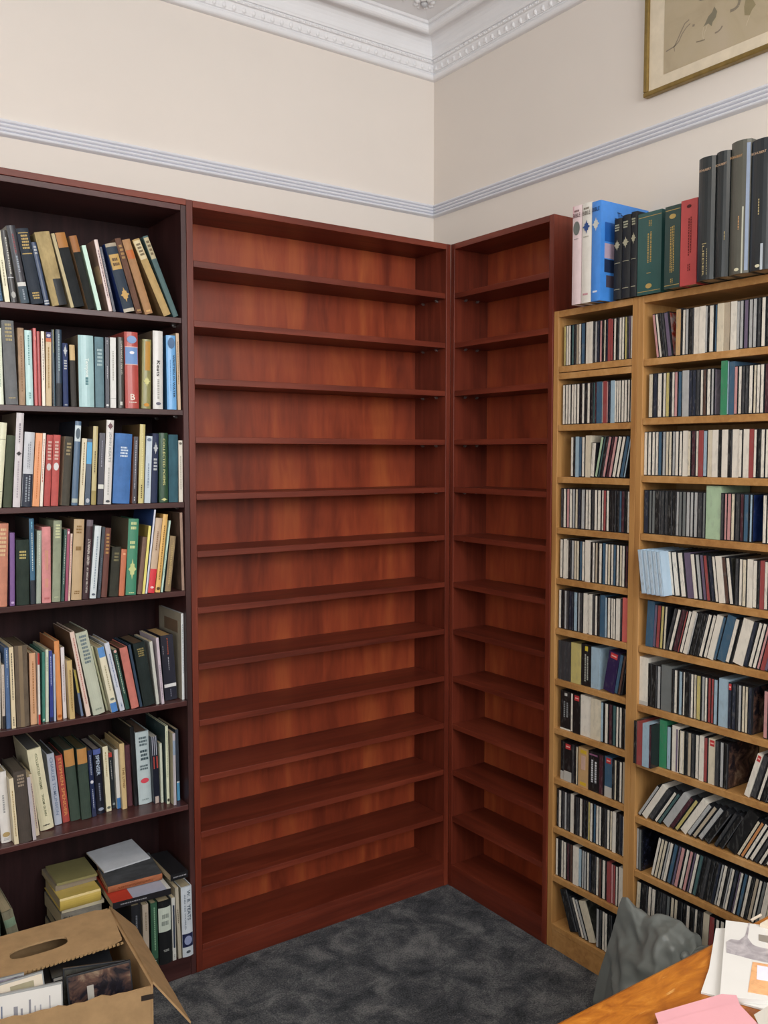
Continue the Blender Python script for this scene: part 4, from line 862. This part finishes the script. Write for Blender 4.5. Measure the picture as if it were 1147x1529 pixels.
# ------------------------------------------------------------------ desk, papers
DZ = .75
desk = empty('desk', (-1.6, -2.42, 0), label='worn orange-brown wooden desk at the lower right, papers on top', cat='desk')
boxo('desktop', (0, 1.5, 0, .80, DZ-.028, DZ), M['desk'], desk, .006)
boxo('apron', (.06, 1.44, .06, .08, DZ-.13, DZ-.0285), M['desk'], desk)
boxo('apron', (.06, 1.44, .72, .74, DZ-.13, DZ-.0285), M['desk'], desk)
for x in (.05, 1.40):
    for y in (.05, .70): boxo('leg', (x, x+.055, y, y+.055, 0, DZ-.0285), M['desk'], desk, .003)
paper_m = plain('white_paper', 'd6d4d0', .7, .3, var=.02, scale=12)
cream_m = plain('cream_paper', 'd8ccba', .7, .3, var=.03, scale=12)
pink_m = plain('pink_paper', 'd89ea6', .7, .3, var=.03, scale=9)
greyp = plain('grey_paper', 'c2bdb4', .7, .3, var=.03, scale=9)
peach = plain('peach_print', 'dfa878', .6, .3, var=.15, scale=90)
wash = picture_mat('grey_wash_drawing', ['8c868a', 'a8a2a6', 'c2bcbe'], 40, .5)
def sheet(name, px, z, t, m, label=None, cat=None, parent=None, group=None, curl=0):
    P = [at(u, v, 2, z+t) for u, v in px]
    mb = MB(); mb.prism([(p.x, p.y) for p in P][::-1] if sum((P[i].x-P[i-1].x)*(P[i].y+P[i-1].y) for i in range(len(P))) > 0 else [(p.x, p.y) for p in P], z, z+t)
    o = mb.build(name, m, parent)
    if label: tag(o, label, cat, group)
    return o
sheet('envelope', [(1069, 1386), (1150, 1386), (1190, 1520), (1047, 1481), (1059, 1446)], DZ+.0005, .003, paper_m, 'plain white sheets under the illustrated booklet on the desk', 'paper')
bk = sheet('booklet', [(1084, 1374), (1160, 1384), (1200, 1500), (1075, 1487)], DZ+.004, .007, paper_m, 'white illustrated booklet with grey wash drawing on the desk', 'booklet')
zt = DZ+.0112
sheet('cover_drawing', [(1084.5, 1406), (1092, 1402), (1104, 1404), (1113, 1397), (1118, 1378), (1120, 1378), (1116.5, 1400), (1124, 1410), (1130, 1413), (1160, 1420), (1160, 1440), (1126, 1433), (1085, 1422)], zt, .0003, wash, parent=bk)
sheet('cover_panel', [(1124, 1436), (1160, 1442), (1168, 1490), (1117, 1481)], zt, .0004, peach, parent=bk)
sheet('cover_label', [(1131, 1441), (1160, 1446), (1164, 1468), (1130, 1462)], zt+.0005, .0003, plain('label_white', 'dcdcea', .7, .3), parent=bk)
sheet('cover_panel', [(1133, 1395), (1160, 1399), (1160, 1411), (1133, 1404)], zt, .0004, plain('taupe_print', '8c857c', .6, .3), parent=bk)
sheet('booklet', [(1135, 1379), (1158, 1366), (1190, 1375), (1170, 1388)], zt, .006, cream_m, 'cream booklet lying across the top edge of the illustrated one', 'booklet')
sheet('paper_sheet', [(978, 1513), (1078, 1484), (1100, 1486), (1112, 1520), (1000, 1560), (985, 1532)], zt+.001, .001, pink_m, 'upper pale pink sheet on the desk', 'paper', group='pink sheets on the desk')
sheet('paper_sheet', [(974, 1531), (1010, 1520), (1101, 1496), (1136, 1533), (1150, 1600), (990, 1600)], zt+.0025, .001, pink_m, 'lower pale pink sheet nearest the bottom edge', 'paper', group='pink sheets on the desk')
sheet('paper_sheet', [(1126, 1515), (1150, 1500), (1200, 1530), (1180, 1600), (1138, 1540)], zt+.004, .001, greyp, 'grey-white sheet in the bottom right corner', 'paper')
sheet('paper_strip', [(1120.5, 1372.5), (1136, 1364), (1138, 1366), (1123, 1374.5)], DZ+.0005, .002, cream_m, 'thin white paper strip at the far edge of the desk', 'paper')

# ------------------------------------------------------------------ grey plastic bag on the floor
def ridge(v): return 1-abs(noise.noise(v))*2
def bag_mesh():
    """a loosely filled plastic sack lying along y: slices of given height and width, a gathered peak at one end, a dip where it is tied"""
    K = [(.292, .27, .010, .085), (.280, .345, .016, .075), (.262, .350, .030, .06), (.235, .330, .065, .045), (.195, .322, .10, .025), (.15, .338, .125, .01),
         (.10, .345, .135, 0), (.065, .330, .13, 0), (.048, .295, .12, 0), (.025, .322, .135, 0), (-.03, .352, .15, 0), (-.1, .35, .15, 0),
         (-.18, .31, .14, 0), (-.25, .22, .11, -.01), (-.30, .08, .05, -.02)]
    m = MB(); nv, nu = 130, 80; rows = []
    for j in range(nv+1):
        q = j/nv*(len(K)-1); i = min(int(q), len(K)-2); f = q-i; f = f*f*(3-2*f)*.5+f*.5
        y0, H_, bx, sh = [K[i][n]+(K[i+1][n]-K[i][n])*f for n in range(4)]
        bx *= .68; H_ *= 1.06
        for k in range(nu+1):
            u = math.pi*k/nu; c_, s_ = -math.cos(u), math.sin(u)
            x = bx*(abs(c_)**.8)*(1 if c_ > 0 else -1)*(1+.25*(1-s_)); z = H_*s_**.75; y = y0+sh*(1-s_)
            d = Vector((c_*.9, y*7, z*6))
            f1 = ridge(Vector((d.x*1.3, d.y*.8+d.z*.7, d.z*.6))+Vector((3.3, 1.2, 7.1)))
            f2 = ridge(Vector((d.x*2.6, d.y*1.9-d.z*1.6, d.z*1.2))+Vector((9, 2, 5)))
            f3 = ridge(Vector((d.x*5, d.y*4+d.z*3, d.z*4))+Vector((1, 8, 2)))
            w_ = min(1, bx/.09)*min(1, s_*3+.15)
            e = ((f1-.5)*.040+(f2-.5)*.024+(f3-.5)*.007)*w_
            rows.append((min(x+c_*e, .118), y, max(z+s_*e*.6, .001)))
    n = nu+1; fs = []
    for j in range(nv):
        for k in range(nu): fs.append((j*n+k, (j+1)*n+k, (j+1)*n+k+1, j*n+k+1))
        fs.append((j*n+nu, (j+1)*n+nu, (j+1)*n, j*n))
    fs.append(tuple(range(n))); fs.append(tuple(nv*n+k for k in range(nu, -1, -1)))
    m.add(rows, fs); return m
bag = empty('bin_bag', (-.122, -1.20, 0), label='crumpled grey plastic bag between the oak CD rack and the desk', cat='bag')
bag_mesh().build('sack', M['bag'], bag, smooth=True)
m = MB(); blob(m, -.035, .045, .318, .014, .012, .013, 14, 9); m.build('bag_knot', M['bag'], bag, smooth=True)

# ------------------------------------------------------------------ cardboard box and its contents
BZ = .40
Pn = Vector((-1.368, -.616, 0)); Pf = Vector((-1.338, -.216, 0)); ev = Pf-Pn; eu = Vector((-.43, .10, 0))
def Q(a, b, z): return tuple(Pn+ev*b+Vector((-.43*a, a*(.10-.09*b), z)))
cb = empty('cardboard_box', (0, 0, 0), label='open brown cardboard box of discs on the floor, lower left', cat='box')
ct = .005
def wall_(name, A, B_, z0, z1, nrm, m, jag=0):
    """upright or sloping board between A and B (each: foot, head)"""
    mb = MB(); n = 24; vs = []; rnd = random.Random(5)
    for k in range(n+1):
        t = k/n
        f = [A[0][i]+(B_[0][i]-A[0][i])*t for i in range(3)]; h_ = [A[1][i]+(B_[1][i]-A[1][i])*t for i in range(3)]
        j_ = 1-jag*rnd.random(); h_ = [f[i]+(h_[i]-f[i])*j_ for i in range(3)]
        vs += [tuple(f), tuple(h_), tuple(f[i]+nrm[i]*ct for i in range(3)), tuple(h_[i]+nrm[i]*ct for i in range(3))]
    fs = []
    for k in range(n):
        a = 4*k; b = a+4
        fs += [(a, b, b+1, a+1), (a+2, a+3, b+3, b+2), (a+1, b+1, b+3, a+3), (a, a+2, b+2, b)]
    fs += [(0, 1, 3, 2), (4*n, 4*n+2, 4*n+3, 4*n+1)]
    mb.add(vs, fs); return mb.build(name, m, cb)
wall_('front_wall', (Q(0, 0, 0), Q(0, 0, BZ)), (Q(1, 0, 0), Q(1, 0, BZ-.01)), 0, BZ, (0, 1, 0), M['kraft'], .02)
wall_('back_wall', (Q(0, 1, 0), Q(0, 1, BZ)), (Q(1, 1, 0), Q(1, 1, BZ)), 0, BZ, (0, -1, 0), M['kraft'])
wall_('side_wall', (Q(0, 0, 0), Q(0, 0, BZ)), (Q(0, 1, 0), Q(0, 1, BZ)), 0, BZ, (-1, 0, 0), M['kraft'])
wall_('side_wall', (Q(1, 0, 0), Q(1, 0, BZ)), (Q(1, 1, 0), Q(1, 1, BZ)), 0, BZ, (1, 0, 0), M['kraft'])
mb = MB(); mb.add([Q(0, 0, .002), Q(1, 0, .002), Q(1, 1, .002), Q(0, 1, .002), Q(0, 0, .006), Q(1, 0, .006), Q(1, 1, .006), Q(0, 1, .006)],
                  [(0, 1, 2, 3), (7, 6, 5, 4), (0, 4, 5, 1), (1, 5, 6, 2), (2, 6, 7, 3), (3, 7, 4, 0)]); mb.build('bottom', M['kraft'], cb)
# right flap hangs outward
A0, B0 = Vector(Q(0, 0, BZ)), Vector(Q(0, 1, BZ))
wall_('flap', (tuple(A0), tuple(A0+Vector((.072, -.045, -.10)))), (tuple(B0), tuple(B0+Vector((.075, .01, -.085)))), 0, 0, (.3, 0, 1), M['kraft'], .03)
# long flap with the hand hole, folded in from the far rim
C0, C1 = Vector(Q(0, 1, BZ+.004)), Vector(Q(1.05, 1, BZ+.004))
def flap_hole():
    mb = MB(); L0 = C1-C0; D0 = Vector((-.03, -.20, .004))
    def pt(a, b, t): return tuple(C0+L0*a+D0*b+Vector((0, 0, t)))
    ring = []
    hc, hw, hh = (.42, .55), .15, .14
    n = 28; rnd = random.Random(3)
    inner = []; outer = []
    for k in range(n):
        an = 2*math.pi*k/n; c_, s_ = math.cos(an), math.sin(an)
        sq = (abs(c_)**4+abs(s_)**4)**-.25
        inner.append((hc[0]+hw*abs(c_)**.75*(1 if c_ > 0 else -1), hc[1]+hh*abs(s_)**.6*(1 if s_ > 0 else -1)))
        q = 1/max(abs(c_), abs(s_)); ox_, oy_ = c_*q, s_*q
        a_ = hc[0]+(ox_*(1-hc[0]) if ox_ > 0 else ox_*hc[0]); b_ = hc[1]+(oy_*(1-hc[1]) if oy_ > 0 else oy_*hc[1])
        outer.append((a_, b_))
    vs = []
    for t in (0, -.005):
        vs += [pt(a, b, t) for a, b in inner]+[pt(a, b, t) for a, b in outer]
    fs = []
    for k in range(n):
        j = (k+1) % n
        fs += [(k, j, n+j, n+k), (2*n+k, 3*n+k, 3*n+j, 2*n+j), (k, 2*n+k, 2*n+j, j), (n+k, n+j, 3*n+j, 3*n+k)]
    mb.add(vs, fs); o = mb.build('flap', M['kraft'], cb); o['label'] = 'folded-in flap with an oval hand hole'
    e = MB()   # torn corrugated edge
    for k in range(46):
        a0, a1 = k/46, (k+.7)/46; w_ = .012+.02*rnd.random()
        p = [pt(a0, 1, 0), pt(a1, 1, 0), pt(a1, 1+w_, -.001), pt(a0, 1+w_*.7, -.001)]
        q = [(x, y, z-.004) for x, y, z in p]
        e.add(p+q, [(0, 1, 2, 3), (7, 6, 5, 4), (0, 4, 5, 1), (1, 5, 6, 2), (2, 6, 7, 3), (3, 7, 4, 0)])
    e.build('torn_edge', M['kraft_in'], o)
flap_hole()
mb = MB(); P_ = [Q(.06, -.003, .365), Q(-.002, -.003, .365), Q(-.002, -.003, .377), Q(.06, -.003, .377)]
mb.add(P_+[(x, y+.002, z) for x, y, z in P_], [(0, 1, 2, 3), (7, 6, 5, 4), (0, 4, 5, 1), (1, 5, 6, 2), (2, 6, 7, 3), (3, 7, 4, 0)])
o = mb.build('tape_mark', plain('dark_tape', '2a201a', .6), cb)
# contents: standing cases behind the front wall, black cases stacked under the flap
def slab(name, loc, rot, sx, sy, sz, m, label, cat, cover=None, group=None, bits=None):
    r = empty(name, loc, rot, label=label, cat=cat, group=group)
    boxo('case', (0, sx, 0, sy, 0, sz), m, r, .0008)
    if cover: boxo('front_cover', (.004, sx-.003, -.0006, 0, .004, sz-.004), cover, r)
    if bits:
        mb = MB()
        for (a, b, c, d, cl) in bits: mb.box(a*sx, b*sx, -.0012, -.0006, c*sz, d*sz, lin(cl))
        mb.build('cover_print', M['ink'], r)
    return r
fz = math.atan2(-eu.y, -eu.x)   # direction of the front wall, rightwards
def inbox(a, b, z): return Q(a, b, z)
plast = plain('cd_plastic', '2a2c30', .2, .5); plastl = plain('clear_case', '9a9c9c', .2, .5)
lines = [(.1, .12, .55, .8, '707a90'), (.28, .34, .2, .75, '8a8a92'), (.38, .41, .1, .7, '8a8a92'), (.5, .53, .2, .82, '8a8a92'), (.58, .6, .1, .7, 'a0a0a8'), (.66, .68, .1, .7, 'a0a0a8'), (.8, .815, .1, .82, '8a8a92')]
slab('cd_case', inbox(.75, .07, .298), (R(-12), 0, fz), .142, .01, .125, plastl, 'CD case with plain white printed cover at the front of the cardboard box', 'CD case', paper_m, 'discs in the cardboard box', lines)
slab('cd_case', inbox(.39, .10, .30), (R(-14), R(-3), fz), .142, .011, .125, plast, 'CD case with dark portrait cover at the front of the cardboard box', 'CD case', M['pic_dark'], 'discs in the cardboard box', [(.3, .48, .2, .5, '9a5c3c'), (.3, .4, .5, .75, 'a8a49c'), (.03, .3, .05, .4, '6a6250')])
slab('cd_case', inbox(.80, .17, .30), (R(-12), R(-6), fz), .142, .01, .125, plastl, 'CD case with cream cover standing behind the white one in the box', 'CD case', cream_m, 'discs in the cardboard box', [(.5, .85, .7, .9, 'a0987c')])
slab('cd_case', inbox(.90, .24, .30), (R(-12), R(-3), fz), .142, .01, .125, plastl, 'CD case with mauve cover rearmost of the standing ones in the box', 'CD case', M['pic_plum'], 'discs in the cardboard box')
slab('cd_case', inbox(.99, .05, .295), (R(-10), 0, fz), .10, .01, .118, plastl, 'CD case with pale green cover at the left end of the box', 'CD case', cream_m, 'discs in the cardboard box', [(0, .8, .8, .92, '3a4a70')])
slab('cd_case', inbox(.42, .22, .295), (R(-16), R(4), fz), .142, .01, .125, plast, 'dark CD case standing behind the portrait one in the box', 'CD case', M['pic_grey'], 'discs in the cardboard box')
for k, (a, b, z, yw, lb) in enumerate(((.50, .52, .325, -8, 'lowest of the black CD cases lying under the flap in the box'), (.47, .51, .337, -4, 'middle of the black CD cases lying under the flap in the box'),
                                       (.42, .50, .349, 4, 'topmost lying CD case with white edge, under the flap in the box'))):
    r = empty('cd_case', inbox(a, b, z), (0, R(-3), fz+R(yw)), label=lb, cat='CD case', group='discs in the cardboard box')
    boxo('case', (0, .142, 0, .125, 0, .0102), plast, r, .0008)
    boxo('spine_card', (.004, .138, -.0006, .0, .002, .0085), paper_m if k == 2 else greyp, r)
boxo('carton_body', (0, .36, 0, .27, 0, .27), M['kraft_in'], empty('packing_carton', inbox(.92, .08, .008), (0, 0, fz*.55), label='brown packing carton filling the bottom of the cardboard box', cat='carton'))

# ------------------------------------------------------------------ bottom shelf: standing books, pile lying on them
ROW7 = [
 (620, 690, 590, 470, 815, '1f2127', 'black book with grey lettering standing on the bottom shelf', dict(d=[DV(.2, .9, '70747c')])),
 (705, 752, 692, 480, 880, 'b0a08c', 'slim beige book standing on the bottom shelf', dict(d=[DV(.6, .9, '8a7c68')])),
 (768, 820, 752, 470, 960, '2c5c42', 'green book with white foot on the bottom shelf', dict(side='1a2420', d=[DV(.2, .95, '8ab090'), B(.0, .13, '24382c'), DV(.02, .12, 'd0d8d0', 1, .3, .7)])),
 (826, 924, 808, 460, 945, '15181b', 'black book with large pale title label on the bottom shelf', dict(d=[B(.52, .9, 'c2ccc0', .0, .98), DH(.6, .82, '8a948c', 2), DH(.2, .24, 'a8aca8', 2, .3, .8)])),
 (930, 958, 918, 425, 920, 'c8c8c0', 'slim white book with navy stripe on the bottom shelf', dict(hard=False, d=[B(.2, .88, '2a3448', .3, .8), DV(.03, .1, '606870')])),
 (974, 1000, 946, 345, 945, 'b4aa94', 'slim beige book beside the big white one', dict(hard=False, d=[DV(.5, .7, '5a5040')])),
 (1006, 1090, 990, 345, 918, 'c6d0da', 'large white book lettered W B YEATS with navy photo', dict(side='b0a88e', pages='a89c80', d=[TX('W. B. YEATS', 'd', .52, .95, '4a5a6a', .3, .65), TX('AND HIS WORLD', 'd', .4, .9, '6a7888', .15, .3), B(.14, .33, '1c2448', .02, .98), ('oval', .17, .3, '8a94b8'), ('oval', .05, .09, '505860')])),
]
prev = None
tops = 0
for xl, xr, xt, yt, yb, col, desc, op in ROW7:
    ox, oy, sc = 80, 1260, 5.214
    s = -.035
    X0 = along(ox+xl/sc, 0, (0, s, BASE)); X1 = along(ox+xr/sc, 0, (0, s, BASE)); P = at(ox+xt/sc, oy+yt/sc, 1, s)
    h = P.z-BASE; a = math.atan2(X0-P.x, h); th = (X1-X0)-.0008
    if xl in (620, 705, 768, 826): a = .01; h = min(h, .205)
    x_, z_, th, a = settle(prev, X0, BASE+.0006, th, h, a)
    over = max(p[0] for p in rect(x_, z_, th, h, a)) - (-WA-.0185)
    if over > 0: th -= over
    prev = rect(x_, z_, th, h, a)
    b_ = book((x_, s, z_), (0, -a, 0), th, h, min(.2, .25-s), col, op); tag(b_, desc, 'book', 'books on the bottom shelf of the left bookcase')
def lying(x, y, ztop, th, ln, dp, yaw, col, desc, op, roll=0):
    """a book lying flat, spine to the front; x, y the left end of the spine, roll lifts the back"""
    e = (Matrix.Rotation(yaw, 3, 'Z') @ Matrix.Rotation(roll, 3, 'X') @ Matrix.Rotation(math.pi/2, 3, 'Y')).to_euler()
    b_ = book((x, y, ztop), e, th, ln, dp, col, op); tag(b_, desc, 'book', 'books lying in a pile on the bottom shelf'); return b_
zz = BASE+.209
lying(-1.268, -.030, zz+.020, .019, .172, .19, R(-3), '1c1a20', 'flat paperback with red and pale blue cover lying on standing books', dict(hard=False, side='a8b0c8', d=[DV(.1, .6, '8a8a90'), ('side', 0, 1, 0, .34, 'b83c2c'), ('side', 0, 1, .93, .999, 'd0d0cc')]))
lying(-1.262, .03, zz+.0425, .0205, .163, .13, R(-3), 'b0602c', 'grey-covered flat book with torn orange spine, on the pile', dict(m='worn', side='44464a', d=[DV(.1, .9, '7a3c18', 2)]), R(7))
lying(-1.252, .095, zz+.060, .0045, .15, .13, R(6), 'c8ccd4', 'thin white booklet topmost of the pile on the bottom shelf', dict(hard=False), R(7))
lying(-1.093, -.03, BASE+.264, .02, .055, .17, R(0), '18181c', 'black flat book end beside the red-covered one', dict(hard=False, side='1c1c20', d=[DV(.1, .9, '8a8a90')]))
ys = [('7a6a52', 'brown'), ('3a302a', 'dark brown'), ('6a6258', 'grey-brown'), ('2e2a2a', 'near-black'), ('8a8478', 'grey photo-spined'), ('c8bc9c', 'cream'), ('c8a818', 'bright yellow'), ('8a7c68', 'taupe'), ('8c8448', 'dull olive')]
z_ = BASE+.0006
for k, (c_, nm) in enumerate(ys):
    t_ = (.032, .032, .03, .03, .034, .008, .030, .014, .006)[k]
    t_ *= 1.19; z_ += t_+.0006
    lying(-1.392+.003*(k % 3), .062+.004*(k % 2)+(.05 if k > 6 else 0), z_, t_, .118+.004*(k % 2), .17 if k < 7 else .135, R((k*37 % 5)-2), c_, '%s volume, %s from bottom of the left stack behind the box' % (nm, ORD[k]), dict(hard=k % 3 == 0, side=c_, m='worn' if k in (4,) else 'jacket', d=([TX('THE', 'd', .05, .3, '2a2624', .5)] if k == 4 else [])))
b_ = book((-1.497, .08, BASE+.0006), (0, R(-12), 0), .03, .24, .15, '8a8468', dict(side='8a8468', m='worn', d=[B(.8, .9, '7a9078')]))
tag(b_, 'olive-beige book leaning at the left edge behind the box', 'book', 'books on the bottom shelf of the left bookcase')
b_ = book((-1.617, .05, BASE+.0006), (0, 0, 0), .06, .25, .18, '6c8468', dict(side='6c8468', m='cloth'))
tag(b_, 'grey-green volume at the left edge behind the box', 'book', 'books on the bottom shelf of the left bookcase')
